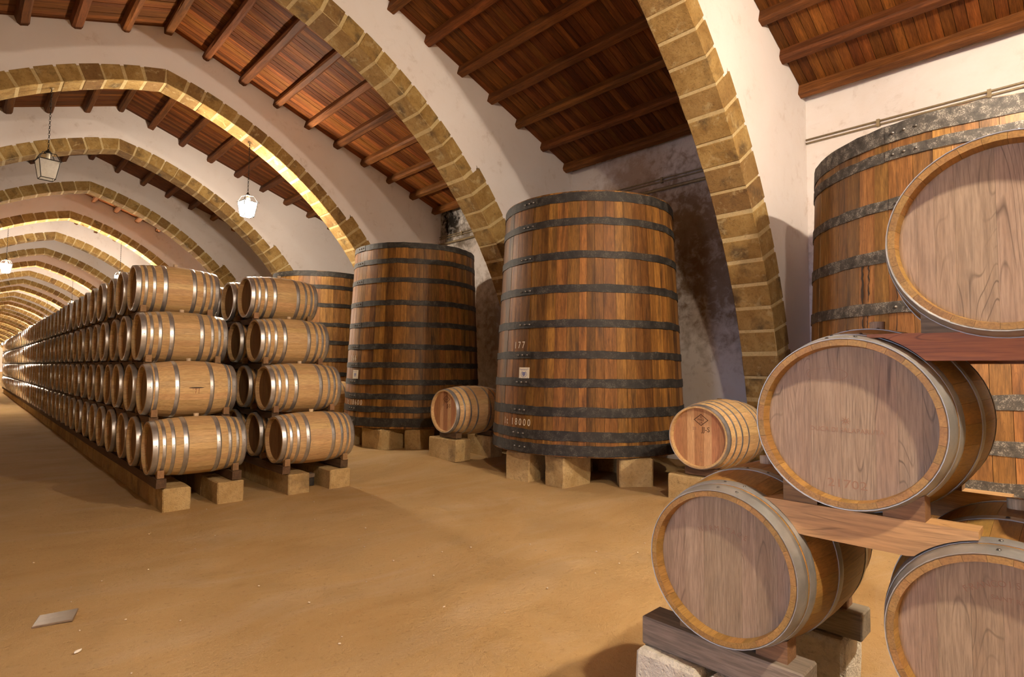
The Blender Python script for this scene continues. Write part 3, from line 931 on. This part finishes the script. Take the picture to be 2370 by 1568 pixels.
# ------------------------------------------------------------------ vats
class Vat:
    def __init__(s, name, label, X, Y, z0, ra, z1, rb, hoops, mat, iron, nst=54, rivet_a=PI, seed=0, hw=0.095, nst_off=0.0):
        s.X, s.Y, s.z0, s.z1, s.ra, s.rb = X, Y, z0, z1, ra, rb
        t = s.t = thing(name, label, 'vat', (X, Y, z0), 0, 'large upright oak vats')
        H = z1 - z0
        s.H = H
        rad = s.rad = lambda z: ra + (rb - ra) * z / H
        rnd = random.Random(seed)
        ws = [rnd.uniform(0.75, 1.3) for _ in range(nst)]
        tot = sum(ws)
        cache = {}
        a = nst_off
        for w in ws:
            q = round(w, 1)
            da = 2 * PI * w / tot
            cols, rows = 3, 7
            v, f = [], []
            for i in range(rows + 1):
                z = H * i / rows
                for c in range(cols + 1):
                    an = (da - 0.0022) * (c / cols - 0.5)
                    v.append((rad(z) * math.cos(an), rad(z) * math.sin(an), z))
                for c in range(cols, -1, -1):
                    an = (da - 0.0022) * (c / cols - 0.5)
                    v.append(((rad(z) - 0.05) * math.cos(an), (rad(z) - 0.05) * math.sin(an), z))
            wd = 2 * (cols + 1)
            for i in range(rows):
                for j in range(wd):
                    f.append((i * wd + j, i * wd + (j + 1) % wd, (i + 1) * wd + (j + 1) % wd, (i + 1) * wd + j))
            f += [tuple(range(wd))[::-1], tuple(range(rows * wd, (rows + 1) * wd))]
            m = mesh('stave', v, f); m.materials.append(mat)
            o = ob('stave', m, None, t, (0, 0, 0), (0, 0, a + da / 2))
            k = 1 + rnd.uniform(-0.0025, 0.0025); o.scale = (k, k, 1)
            a += da
        ob('bottom', MB().lathe([(0.001, 0.06), (rad(0) - 0.045, 0.06), (rad(0) - 0.045, 0.12), (0.001, 0.12)], 40).mesh('bottom'), mat, t)
        ob('lid', MB().lathe([(0.001, H - 0.12), (rad(H) - 0.045, H - 0.12), (rad(H) - 0.045, H - 0.07), (0.001, H - 0.07)], 40).mesh('lid'), mat, t)
        for (z, w) in hoops:
            zz = z - z0
            n = 72
            rg = random.Random(int(z * 1000) + seed)
            o1 = [(rad(zz - w / 2) + 0.009, zz - w / 2), (rad(zz + w / 2) + 0.009, zz + w / 2), (rad(zz + w / 2) - 0.01, zz + w / 2), (rad(zz - w / 2) - 0.01, zz - w / 2)]
            m = MB().lathe(o1 + [o1[0]], n).mesh('hoop'); m.materials.append(iron)
            for v in m.vertices:
                ang = math.atan2(v.co.y, v.co.x)
                v.co.z += 0.006 * math.sin(ang * 2 + rg.random() * 6) + 0.003 * math.sin(ang * 7 + rg.random())
            h = ob('hoop', m, None, t)
            # overlapping plate and its three rivets
            a0 = rivet_a + rg.uniform(-0.02, 0.02)
            pv = []
            for i in range(5):
                an = a0 - 0.11 + 0.22 * i / 4
                for (rr, dz) in ((0.014, -w / 2 + 0.004), (0.014, w / 2 - 0.004)):
                    R = rad(zz + dz) + rr
                    pv.append((R * math.cos(an), R * math.sin(an), zz + dz))
            pl = mesh('lap_plate', pv, [(2 * i, 2 * i + 2, 2 * i + 3, 2 * i + 1) for i in range(4)]); pl.materials.append(iron)
            bm = bmesh.new(); bm.from_mesh(pl)
            bmesh.ops.solidify(bm, geom=bm.faces, thickness=0.008); bm.to_mesh(pl); bm.free()
            ob('lap_plate', pl, None, h)
            for q in (-0.065, 0.0, 0.065):
                R = rad(zz) + 0.014
                ob('rivet', VRIV, None, h, (R * math.cos(a0 + q), R * math.sin(a0 + q), zz), (0, PI / 2, a0 + q))
    def wrap(s, m, ang, z, out=0.004):
        """bend a flat x-y mesh on to the vat around angle ang, height z (world)"""
        for v in m.vertices:
            zz = z + v.co.y - s.z0
            r = s.rad(zz) + out + v.co.z
            an = ang + v.co.x / r
            v.co = (r * math.cos(an), r * math.sin(an), zz)
        return m
    def text(s, body, size, ang, z, sx=1.0):
        m = s.wrap(text_mesh(body, size, 0.0006, sx * 0.72, 1.5), math.radians(ang), z); m.materials.append(PAINT)
        ob('painted_number', m, None, s.t)
    def tile(s, ang, z, w=0.19, h=0.17):
        m = MB()
        n = 4
        v = [(w * (i / n - 0.5), h * (j - 0.5), k * 0.008) for i in range(n + 1) for j in (0, 1) for k in (0, 1)]
        f = []
        for i in range(n):
            b, c = i * 4, i * 4 + 4
            f += [(b + 1, c + 1, c + 3, b + 3), (b, b + 1, b + 3, b + 2) if i == 0 else (b + 2, b + 3, c + 3, c + 2), (b, c, c + 1, b + 1), (b + 2, b + 3, c + 3, c + 2)]
        f += [(n * 4, n * 4 + 2, n * 4 + 3, n * 4 + 1)]
        tm = s.wrap(MB().add(v, f).mesh('ceramic_tile'), math.radians(ang), z, 0.002); tm.materials.append(TILE)
        o = ob('ceramic_tile', tm, None, s.t)
        o['label'] = 'small cream ceramic tile with a blue crest'
        # blue crest: shield outline, scroll border and caption dashes
        im = MB()
        def bar(x0, x1, y0, y1): im.add([(x0, y0, 0), (x1, y0, 0), (x1, y1, 0), (x0, y1, 0)], [(0, 1, 2, 3)])
        for i in range(14):
            a = 2 * PI * i / 14
            cx, cy = 0.052 * math.cos(a), 0.042 * math.sin(a) - 0.008
            if cy < 0.03: bar(cx - 0.006, cx + 0.006, cy - 0.006, cy + 0.006)
        for i in range(7):
            bar(-0.062 + i * 0.018, -0.05 + i * 0.018, 0.048, 0.058)
        for sxx in (-1, 1):
            bar(sxx * 0.072 - 0.006, sxx * 0.072 + 0.006, -0.066, -0.056); bar(sxx * 0.072 - 0.006, sxx * 0.072 + 0.006, 0.056, 0.066)
        im.add([(-0.032, 0.022, 0), (0.032, 0.022, 0), (0.030, -0.018, 0), (0, -0.042, 0), (-0.030, -0.018, 0)], [(0, 4, 3, 2, 1)])
        mm = s.wrap(im.mesh('blue_crest'), math.radians(ang), z, 0.0112); mm.materials.append(INK)
        ob('blue_crest', mm, None, o)
    def leak(s, ang, za, zb, w=0.03, seed=1):
        rnd = random.Random(seed)
        n = 14
        im = []
        for i in range(n + 1):
            y = (zb - za) * (i / n - 0.5)
            ww = w * rnd.uniform(0.3, 1.0) * (0.4 if i in (0, n) else 1)
            c = rnd.uniform(-0.006, 0.006)
            im += [(c - ww / 2, y, 0), (c + ww / 2, y, 0)]
        m = s.wrap(mesh('leak_stain', im, [(2 * i, 2 * i + 1, 2 * i + 3, 2 * i + 2) for i in range(n)]), math.radians(ang), (za + zb) / 2, 0.0035)
        m.materials.append(STAIN)
        ob('leak_stain', m, None, s.t)
VRIV = MB().lathe([(0.0001, 0.016), (0.010, 0.012), (0.016, 0.0), (0.016, -0.004)], 8).mesh('rivet', True); VRIV.materials.append(RIVET)

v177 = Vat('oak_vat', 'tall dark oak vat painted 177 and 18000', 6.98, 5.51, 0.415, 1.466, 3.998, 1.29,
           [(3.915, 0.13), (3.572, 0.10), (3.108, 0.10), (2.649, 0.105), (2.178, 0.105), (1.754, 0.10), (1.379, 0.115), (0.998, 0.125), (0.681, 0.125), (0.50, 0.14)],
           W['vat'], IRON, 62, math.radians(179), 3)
v177.text('177', 0.135, 175.5, 1.892, 1.15)
v177.text('lt 18000', 0.135, 175.5, 0.825, 1.12)
v177.tile(180.5, 1.497)
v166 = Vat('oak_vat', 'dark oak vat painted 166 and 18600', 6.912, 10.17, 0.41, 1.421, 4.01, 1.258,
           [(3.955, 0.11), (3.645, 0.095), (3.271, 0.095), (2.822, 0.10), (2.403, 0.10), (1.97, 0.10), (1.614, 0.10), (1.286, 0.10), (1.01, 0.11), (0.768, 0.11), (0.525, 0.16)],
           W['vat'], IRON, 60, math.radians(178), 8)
v166.text('166', 0.15, 175.4, 1.745, 1.1)
v166.text('lt 18600', 0.145, 180.0, 0.88, 1.12)
v166.tile(180.9, 1.427)
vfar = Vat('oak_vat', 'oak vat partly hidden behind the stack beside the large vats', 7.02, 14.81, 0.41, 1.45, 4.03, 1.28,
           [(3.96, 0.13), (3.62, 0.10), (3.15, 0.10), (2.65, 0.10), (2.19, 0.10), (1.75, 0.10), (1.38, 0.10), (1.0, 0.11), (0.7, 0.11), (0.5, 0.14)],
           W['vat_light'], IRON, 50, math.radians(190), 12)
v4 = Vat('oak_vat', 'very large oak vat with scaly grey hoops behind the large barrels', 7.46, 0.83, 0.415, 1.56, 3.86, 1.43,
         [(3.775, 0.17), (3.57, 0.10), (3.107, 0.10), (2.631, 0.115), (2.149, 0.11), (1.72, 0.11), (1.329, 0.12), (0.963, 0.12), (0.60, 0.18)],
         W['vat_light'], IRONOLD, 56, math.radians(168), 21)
v4.leak(152.5, 2.10, 2.60, 0.03, 3); v4.leak(155.0, 2.22, 2.60, 0.018, 4); v4.leak(152.8, 1.75, 2.10, 0.022, 5); v4.leak(154.6, 1.8, 2.1, 0.012, 6)
v4.leak(165.0, 1.9, 2.5, 0.012, 7)

def vat_blocks(v, spec, lab):
    for i, (x, y, sx, sy, rz) in enumerate(spec):
        fh = floor_h(x, y) - 0.03
        m = rough_block('stone_block', sx, sy, v.z0 - fh - 0.012, 700 + i + int(v.Y * 10), 0.012, 0.02)
        tag(ob('stone_block', m, TUFAB, None, (x, y, fh), (0, 0, math.radians(rz))), lab[i], 'block', 'stone blocks under the vats')
vat_blocks(v177, [(5.93, 5.72, 0.62, 0.42, 8), (5.98, 5.05, 0.55, 0.36, -3), (6.50, 4.33, 0.42, 0.44, 40), (7.3, 6.4, 0.6, 0.4, 0), (7.5, 5.2, 0.7, 0.5, 0), (6.78, 5.6, 0.45, 0.4, 0)],
           ['broad stone block under the vat numbered 177, nearest the stencilled litres', 'yellow stone block in the middle under the vat numbered 177',
            'blackened stone block under the vat numbered 177 beside the branded barrel', 'stone block deep under the wall side of the vat numbered 177',
            'large stone block at the back beneath the vat numbered 177', 'stone block at the very centre beneath the vat numbered 177'])
vat_blocks(v166, [(5.95, 9.75, 0.55, 0.72, 0), (6.35, 9.1, 0.5, 0.36, 20), (5.9, 10.7, 0.5, 0.45, 0), (7.3, 10.9, 0.6, 0.5, 0), (7.4, 9.8, 0.6, 0.5, 0)],
           ['wide stone block under the vat numbered 166, below its stencilled litres', 'stone block under the vat numbered 166 beside the branded barrel',
            'stone block under the vat numbered 166, nearest the barrel stacks', 'stone block deep beneath the wall side of the vat numbered 166', 'stone block at the back beneath the vat numbered 166'])
vat_blocks(vfar, [(6.0, 14.5, 0.5, 0.5, 0), (7.0, 13.8, 0.5, 0.5, 0), (7.2, 15.7, 0.6, 0.5, 0), (6.1, 15.4, 0.5, 0.5, 0)],
           ['stone block under the partly hidden vat, stack side', 'stone block under the partly hidden vat, arch side', 'stone block at the far side beneath the partly hidden vat', 'stone block at the corner beneath the partly hidden vat'])
vat_blocks(v4, [(6.45, 1.2, 0.6, 0.5, 0), (6.5, 0.2, 0.6, 0.5, 0), (7.9, 1.6, 0.6, 0.5, 0), (7.9, 0.1, 0.6, 0.5, 0)],
           ['stone block under the very large vat with scaly hoops, arch side', 'stone block under the very large vat with scaly hoops, behind the barrels',
            'stone block at the wall beneath the very large vat with scaly hoops', 'stone block at the back corner beneath the very large vat'])

# ------------------------------------------------------------------ branded barrels between the vats
def brand(t, kd, face='JJ-S', full=True):
    x = -kd.L / 2 + kd.hx - 0.0008
    def put(m, y, z, mat, name='burnt_lettering'):
        m.materials.clear(); m.materials.append(mat)
        ob(name, m, None, t, (x, y, kd.rb + z), (PI / 2, 0, -PI / 2))
    put(text_mesh('JJ-S', 0.078, sx=0.95), -0.075, 0.085, BRAND)
    dm = MB()
    A, B, w = 0.088, 0.066, 0.0075
    o_ = [(A, 0), (0, B), (-A, 0), (0, -B)]
    i_ = [(A - w * 1.8, 0), (0, B - w * 1.4), (-A + w * 1.8, 0), (0, -B + w * 1.4)]
    dm.add([(a, b, 0) for a, b in o_] + [(a, b, 0) for a, b in i_], [(i, (i + 1) % 4, 4 + (i + 1) % 4, 4 + i) for i in range(4)])
    put(dm.mesh('diamond_brand'), -0.02, 0.19, BRAND, 'diamond_brand')
    put(text_mesh('A', 0.032), -0.02, 0.222, BRAND); put(text_mesh('PAEZ', 0.034), -0.02, 0.19, BRAND); put(text_mesh('SA', 0.034), -0.02, 0.158, BRAND)
    put(text_mesh('23', 0.045), 0.058, 0.09, FAINT)
    m = text_mesh('M\nT\nA\nL', 0.032); put(m, -0.02, -0.215, FAINT, 'small_brand')
JJ = [(5.842, 3.074, 0.822, 'light oak barrel branded JJ-S between the vat numbered 177 and the large barrels'),
      (5.594, 7.362, 0.867, 'shaded oak barrel branded JJ-S between the vats numbered 166 and 177'),
      (5.45, 12.05, 0.85, 'oak barrel mostly hidden between the vat numbered 166 and the stack')]
for i, (x, y, z, lab) in enumerate(JJ):
    t = JJK.place(x, y, z, lab, 'branded barrels between the vats', 2, 0.05, None)
    brand(t, JJK)
    fh = floor_h(x + 0.3, y)
    wt = z - 0.348
    where = ['the light branded barrel', 'the shaded branded barrel', 'the mostly hidden barrel'][i]
    for q, dx in enumerate((0.16, 0.90)):
        h = wt - 0.085 - fh + 0.03 - 0.010
        if q == 0:
            m = rough_block('stone_block', 0.30, 0.74 if i else 0.66, h, 900 + i * 3 + q, 0.008, 0.015); bx, by = x + dx + 0.02, y + 0.06
        else:
            m = rough_block('stone_block', 0.28, 0.6, h, 900 + i * 3 + q); bx, by = x + dx, y
        tag(ob('stone_block', m, TUFAB, None, (bx, by, fh - 0.03)), ('squared stone block under the head of ' if q == 0 else 'stone block under the rear of ') + where, 'block', 'stone blocks under the branded barrels')
        w = bevel_mesh(MB().box(-0.06, 0.06, -0.24, 0.20, 0, 0.085).mesh('wooden_bearer'), 0.006)
        zz = wt - 0.085 + (0.0 if q == 0 else 0.0)
        tag(ob('wooden_bearer', w, W['rail'], None, (x + dx - 0.02, y, zz)), ('dark wooden bearer under the head of ' if q == 0 else 'dark wooden bearer under the rear of ') + where, 'bearer', 'bearers under the branded barrels')

# ------------------------------------------------------------------ large barrels stacked at the front
FX = 2.125
FA, FB, FM, FT, FM2 = (1.026, 0.800), (0.198, 0.747), (0.601, 1.377), (0.167, 1.962), (-0.232, 1.377)
fg = []
for (y, z), kd, dx, lab in ((FA, FGK, -0.027, 'barrel with a smudged pinkish head, bottom of the stack, next to open sand'),
                            (FB, FGK, 0.0, 'barrel with a cooper brand arc, bottom of the stack under the pine beam'),
                            (FM, FGK2, 0.028, 'barrel numbered 21702 with strongly figured head, middle of the stack'),
                            (FM2, FGK, 0.02, 'barrel in the middle tier beyond the barrel numbered 21702'),
                            (FT, FGK2, 0.0, 'barrel on top of the stack resting on the red beam')):
    riv = [1.35, 1.60] if kd is FGK else [1.45, 1.75]
    t = kd.place(FX + dx, y, z, lab, 'large barrels stacked in the foreground', 2, 0.1 + y, riv)
    fg.append(t)
def head_text(t, kd, body, size, y, z, mat, sx=1.0, rot=0.0):
    m = text_mesh(body, size, 0.0003, sx)
    m.materials.append(mat)
    o = ob('burnt_lettering', m, None, t, (-kd.L / 2 + kd.hx - 0.0004, y, kd.rb + z))
    o.rotation_euler = (PI / 2, 0, -PI / 2) if not rot else (Matrix.Rotation(rot, 3, 'X') @ Matrix.Rotation(-PI / 2, 3, 'Z') @ Matrix.Rotation(PI / 2, 3, 'X')).to_euler()
    return o
head_text(fg[2], FGK2, '21702', 0.040, 0.004, -0.213, FAINT, 1.25)
head_text(fg[2], FGK2, 'DUCA DI SALAPARUTA', 0.022, 0.004, -0.028, FAINT, 1.0)
ov = MB(); n = 40
ov.add([(0.065 * a * math.cos(2 * PI * i / n), 0.024 * a * math.sin(2 * PI * i / n), 0) for a in (1.0, 0.965) for i in range(n)],
       [(i, (i + 1) % n, n + (i + 1) % n, n + i) for i in range(n)])
ovm = ov.mesh('oval_brand'); ovm.materials.append(FAINT)
ob('oval_brand', ovm, None, fg[2], (-FGK2.L / 2 + FGK2.hx - 0.0006, 0.06, FGK2.rb + 0.165), (PI / 2, 0, -PI / 2))
st = MB()
for i in range(8):
    a = 2 * PI * i / 8
    st.add([(0.004 * math.cos(a - .6), 0.004 * math.sin(a - .6), 0), (0.018 * math.cos(a), 0.018 * math.sin(a), 0), (0.004 * math.cos(a + .6), 0.004 * math.sin(a + .6), 0)], [(0, 1, 2)])
stm = st.mesh('crest_brand'); stm.materials.append(FAINT)
ob('crest_brand', stm, None, fg[2], (-FGK2.L / 2 + FGK2.hx - 0.0006, 0.004, FGK2.rb + 0.005), (PI / 2, 0, -PI / 2))
for i, ch in enumerate('FRANCOIS FRERES'):
    if ch == ' ': continue
    a = 0.62 - i * 0.088
    head_text(fg[1], FGK, ch, 0.026, 0.205 * math.sin(a) - 0.03, 0.205 * math.cos(a) - 0.005, FAINT, 1.0, -a)
head_text(fg[1], FGK, 'SAINT ROMAIN', 0.018, -0.03, 0.155, FAINT)
for i, ch in enumerate('HERMITAGE'):
    a = 0.35 - i * 0.085
    head_text(fg[0], FGK, ch, 0.026, 0.30 * math.sin(a) * 0.9 + 0.0, 0.30 * math.cos(a) - 0.165, FAINT, 1.0, -a)

def cut_beam(name, y0, y1, z0, z1, circles, x0, x1, mat, label, group):
    """beam along Y whose underside is cut to sit on round barrels"""
    n = 36
    top = [(y0, z1), (y1, z1)]
    bot = []
    for i in range(n + 1):
        y = y1 + (y0 - y1) * i / n
        z = z0
        for (cy, cz, r) in circles:
            d = r * r - (y - cy) ** 2
            if d > 0: z = max(z, cz + math.sqrt(d))
        bot.append((y, min(z, z1 - 0.012)))
    m = MB().prism(top + bot, x0, x1).mesh(name)
    bm = bmesh.new(); bm.from_mesh(m); bmesh.ops.recalc_face_normals(bm, faces=bm.faces)
    bm.to_mesh(m); bm.free()
    cx, cy = (x0 + x1) / 2, (y0 + y1) / 2
    for v in m.vertices: v.co -= Vector((cx, cy, z0))
    m.materials.append(mat)
    return tag(ob(name, m, None, None, (cx, cy, z0)), label, 'beam', group)
RB = 0.312
G = 'beams between the large barrels'
cut_beam('timber_beam', 0.255, 0.985, 0.965, 1.078, [(*FA, RB), (*FB, RB)], 2.19, 2.29, W['pine'], 'fresh pine beam under the barrel numbered 21702', G)
cut_beam('timber_beam', 0.235, 0.985, 0.965, 1.078, [(*FA, RB), (*FB, RB)], 2.90, 2.99, W['pine'], 'pine beam under the rear end of the barrel numbered 21702', G)
cut_beam('timber_beam', -0.30, 0.535, 1.590, 1.680, [(*FM, RB), (*FM2, RB)], 2.20, 2.29, W['redpine'], 'reddish beam under the topmost barrel of the stack', G)
cut_beam('timber_beam', -0.30, 0.535, 1.590, 1.680, [(*FM, RB), (*FM2, RB)], 2.90, 2.99, W['redpine'], 'reddish beam under the rear end of the topmost barrel', G)
def wedge(x, y, z, w, h, d, side, mat, label):
    """chock with one sloping face towards the barrel (side=+1: barrel on the +y side)"""
    p = [(0, 0), (w, 0), (w, h * 0.35), (0, h)] if side > 0 else [(0, 0), (w, 0), (w, h), (0, h * 0.35)]
    m = MB().prism(p, -d / 2, d / 2).mesh('wooden_wedge')
    bm = bmesh.new(); bm.from_mesh(m); bmesh.ops.recalc_face_normals(bm, faces=bm.faces); bm.to_mesh(m); bm.free()
    m.materials.append(mat)
    tag(ob('wooden_wedge', m, None, None, (x, y, z)), label, 'wedge', 'wedges holding the large barrels')
for (cy, cz), zt, nm, mm in ((FM, 1.076, 'the barrel numbered 21702', W['chock']), (FT, 1.678, 'the topmost barrel', W['greybeam']), (FA, 0.482, 'the barrel with the smudged head', W['chock']), (FB, 0.44, 'the barrel with the cooper brand', W['chock'])):
    for x in (2.24, 2.945):
        wh = 'front' if x < 2.5 else 'rear'
        wedge(x, cy + 0.10, zt, 0.115, 0.085, 0.085, -1, mm, '%s wooden wedge on the arch side of %s' % (wh, nm))
        wedge(x, cy - 0.215, zt, 0.115, 0.085, 0.085, 1, mm, '%s wooden wedge on the door side of %s' % (wh, nm))
# bases of the bottom barrels
for x, nm, zt in ((2.235, 'front', 0), (2.945, 'rear', 0)):
    m = long_box('base_beam', 0.14, 0.115, 0, 0.66, W['greybeam'], int(x * 100)); bevel_mesh(m, 0.006)
    tag(ob('base_beam', m, None, None, (x, 0.745, 0.368)), 'weathered grey beam under the %s of the barrel with the smudged head' % nm, 'beam', 'base beams of the large barrels')
    m = long_box('base_beam', 0.14, 0.115, 0, 0.60, W['greybeam'], int(x * 100) + 1); bevel_mesh(m, 0.006)
    tag(ob('base_beam', m, None, None, (x, -0.10, 0.328)), 'weathered grey beam under the %s of the barrel with the cooper brand' % nm, 'beam', 'base beams of the large barrels')
    for q, yy in enumerate((1.205, 0.885)):
        mb_ = rough_block('stone_block', 0.26, 0.29, 0.385, 1200 + q + int(x * 10), 0.012, 0.02)
        tag(ob('stone_block', mb_, PALEST, None, (x + 0.01, yy + 0.06, -0.02)), 'pale limestone block, %s end of its pair, under the %s of the smudged barrel' % (('outer', 'inner')[q], nm), 'block', 'limestone blocks under the large barrels')
    mb_ = rough_block('stone_block', 0.26, 0.5, 0.345, 1210 + int(x * 10), 0.012, 0.02)
    tag(ob('stone_block', mb_, PALEST, None, (x + 0.01, 0.2, -0.02)), 'pale limestone block under the %s of the barrel with the cooper brand' % nm, 'block', 'limestone blocks under the large barrels')

# ------------------------------------------------------------------ lanterns
def lantern_meshes():
    a, b, h = 0.145, 0.10, 0.31       # half sides at top and bottom, body height; origin at the hook
    D = {}
    zc = -1.12                        # cap top below the hook
    zr = zc - 0.19                    # rim
    zb = zr - h
    ch = MB()
    nlk = 26
    for i in range(nlk):
        z = -0.03 + (zc + 0.05) * (i + 0.5) / nlk
        ch.torus((0, 0, z), 0.026, 0.0045, 'y' if i % 2 else 'x', 0.55)
    D['chain'] = (ch.mesh('chain', True), BLACK)
    D['ceiling_hook'] = (MB().lathe([(0.001, 0.0), (0.035, -0.004), (0.03, -0.018), (0.008, -0.03), (0.008, -0.06), (0.001, -0.06)], 12).mesh('ceiling_hook', True), BRASSY)
    D['cap'] = (MB().lathe([(0.001, zc + 0.03), (0.012, zc + 0.03), (0.014, zc + 0.01), (0.055, zc - 0.035), (0.06, zc - 0.05), (0.001, zc - 0.05)], 14).mesh('cap', True), BLACK)
    fr = MB()
    c_t = [(a, a), (-a, a), (-a, -a), (a, -a)]
    c_b = [(b, b), (-b, b), (-b, -b), (b, -b)]
    for i in range(4):
        j = (i + 1) % 4
        fr.tube((*c_t[i], zr), (*c_t[j], zr), 0.009, 6)
        fr.tube((*c_b[i], zb), (*c_b[j], zb), 0.007, 6)
        fr.tube((*c_t[i], zr), (*c_b[i], zb), 0.007, 6)
        u = (c_t[i][0] * 0.62, c_t[i][1] * 0.62)
        fr.tube((*c_t[i], zr), (*u, zc - 0.06), 0.006, 6)
        fr.tube((*u, zc - 0.06), (0, 0, zc - 0.045), 0.006, 6)
        fr.tube((c_t[i][0], c_t[i][1], zr), (c_t[i][0] * 1.14, c_t[i][1] * 1.14, zr - 0.006), 0.009, 6)
    D['frame'] = (fr.mesh('frame'), BLACK)
    for i in range(4):
        j = (i + 1) % 4
        v = [(*c_t[i], zr), (*c_t[j], zr), (*c_b[j], zb), (*c_b[i], zb)]
        D['pane%d' % i] = (mesh('pane', v, [(0, 1, 2, 3)]), None)
    D['socket'] = (MB().lathe([(0.001, zc - 0.05), (0.03, zc - 0.05), (0.03, zr + 0.03), (0.001, zr + 0.03)], 12).mesh('socket', True), TILE)
    bm_ = MB().lathe([(0.001, zr + 0.03), (0.018, zr + 0.02), (0.022, zr - 0.02), (0.05, zr - 0.09), (0.055, zr - 0.13), (0.04, zr - 0.175), (0.001, zr - 0.19)], 14).mesh('bulb', True)
    D['bulb'] = (bm_, None)
    return D, zr - 0.12
LD, LZ = lantern_meshes()
BULB_OFF = PANE_OFF
variants = {}
for lit in (0, 1):
    variants[lit] = {}
    for nme, (m, mat) in LD.items():
        mm = m.copy()
        if nme.startswith('pane'): mat = PANE_LIT if lit else PANE_OFF
        if nme == 'bulb': mat = BULB if lit else BULB_OFF
        mm.materials.append(mat)
        variants[lit][nme] = mm
def lantern(k, side, lit):
    x = XR + side * 1.655
    d = abs(x - XR) + XR - AXC
    z = AZC + math.sqrt(AR * AR - d * d) + 0.003
    where = 'over the aisle' if side < 0 else 'over the barrel stack'
    if k == 2:
        lab = 'unlit black lantern with frosted panes on a chain' if not lit else 'brightly lit lantern hanging above the stack beside the large vats'
    elif k < 0:
        lab = 'lit lantern hanging %s near the doorway' % ('on the door side' if side < 0 else 'on the vat side')
    elif k == 5:
        lab = 'lit lantern on the third arch past the unlit lantern, %s' % ('aisle side' if side < 0 else 'just above the barrels')
    else:
        lab = 'small far lit lantern down the hall'
    t = thing('hanging_lantern', lab, 'lantern', (x, arch_y(k) + ATH / 2, z), math.radians(8), 'lanterns hanging from the arches')
    for nme, m in variants[lit].items():
        ob('pane' if nme.startswith('pane') else nme, m, None, t)
    if lit:
        l = bpy.data.lights.new('lantern_light', 'POINT')
        l.energy = LAMP_W * ((1.35 if side < 0 else 1.75) if k == -1 else 1.0); l.color = LAMP_COL; l.shadow_soft_size = 0.075
        ob('lantern_light', l, None, t, (0, 0, LZ))
for k in range(-1, KMAX, 3):
    for side in (-1, 1):
        lantern(k, side, 0 if (k == 2 and side == -1) else 1)

# ------------------------------------------------------------------ small things
pm = bevel_mesh(MB().box(-0.098, 0.098, -0.10, 0.10, -0.006, 0.006).mesh('metal_plate'), 0.003)
tag(ob('metal_plate', pm, PLATE, None, (0.468, 4.475, 0.0), (-0.03, -0.03, -0.25)), 'small metal plate half sunk in the sand of the aisle', 'plate')
jb = MB().box(-0.05, 0.05, -0.05, 0.05, 0, 0.11).mesh('junction_box')
j = thing('junction_box', 'small black box with a grey lid between the plinths beside the large vats', 'box', (3.32, 7.25, 0.0))
ob('body', bevel_mesh(jb, 0.006), BLACK, j)
ob('lid', bevel_mesh(MB().box(-0.055, 0.055, -0.055, 0.055, 0.108, 0.16).mesh('lid'), 0.006), PLATE, j)
def pebble(seed):
    rnd = random.Random(seed)
    bm = bmesh.new(); bmesh.ops.create_icosphere(bm, subdivisions=2, radius=1.0)
    for v in bm.verts: v.co *= 1 + 0.25 * noise.noise(v.co * 1.3 + Vector((seed * 3.1, 0, 0)))
    for f in bm.faces: f.smooth = True
    m = bpy.data.meshes.new('pebble'); bm.to_mesh(m); bm.free(); m.materials.append(PEBBLE)
    return m
PEB = [pebble(s) for s in range(4)]
BIGPEB = pebble(9); BIGPEB.materials.clear(); BIGPEB.materials.append(plain('white_pebble', (0.82, 0.74, 0.62), 0.6))
o = tag(ob('pebble', BIGPEB, None, None, (0.508, 3.885, 0.0), (0, 0, 0.7)), 'white pebble, the largest one lying on the sand', 'pebble', 'pebbles on the sand')
o.scale = (0.024, 0.010, 0.008)
rp = random.Random(77)
for i in range(70):
    u = rp.random()
    x, y = rp.uniform(0.3, 4.6), rp.uniform(2.6, 7.0)
    o = tag(ob('pebble', PEB[rp.randrange(4)], None, None, (x, y, 0.0), (0, 0, rp.uniform(0, 6))), 'tiny pebble scattered on the open sand', 'pebble', 'pebbles on the sand')
    s = rp.uniform(0.003, 0.007); o.scale = (s * rp.uniform(1, 1.6), s, s * 0.7)
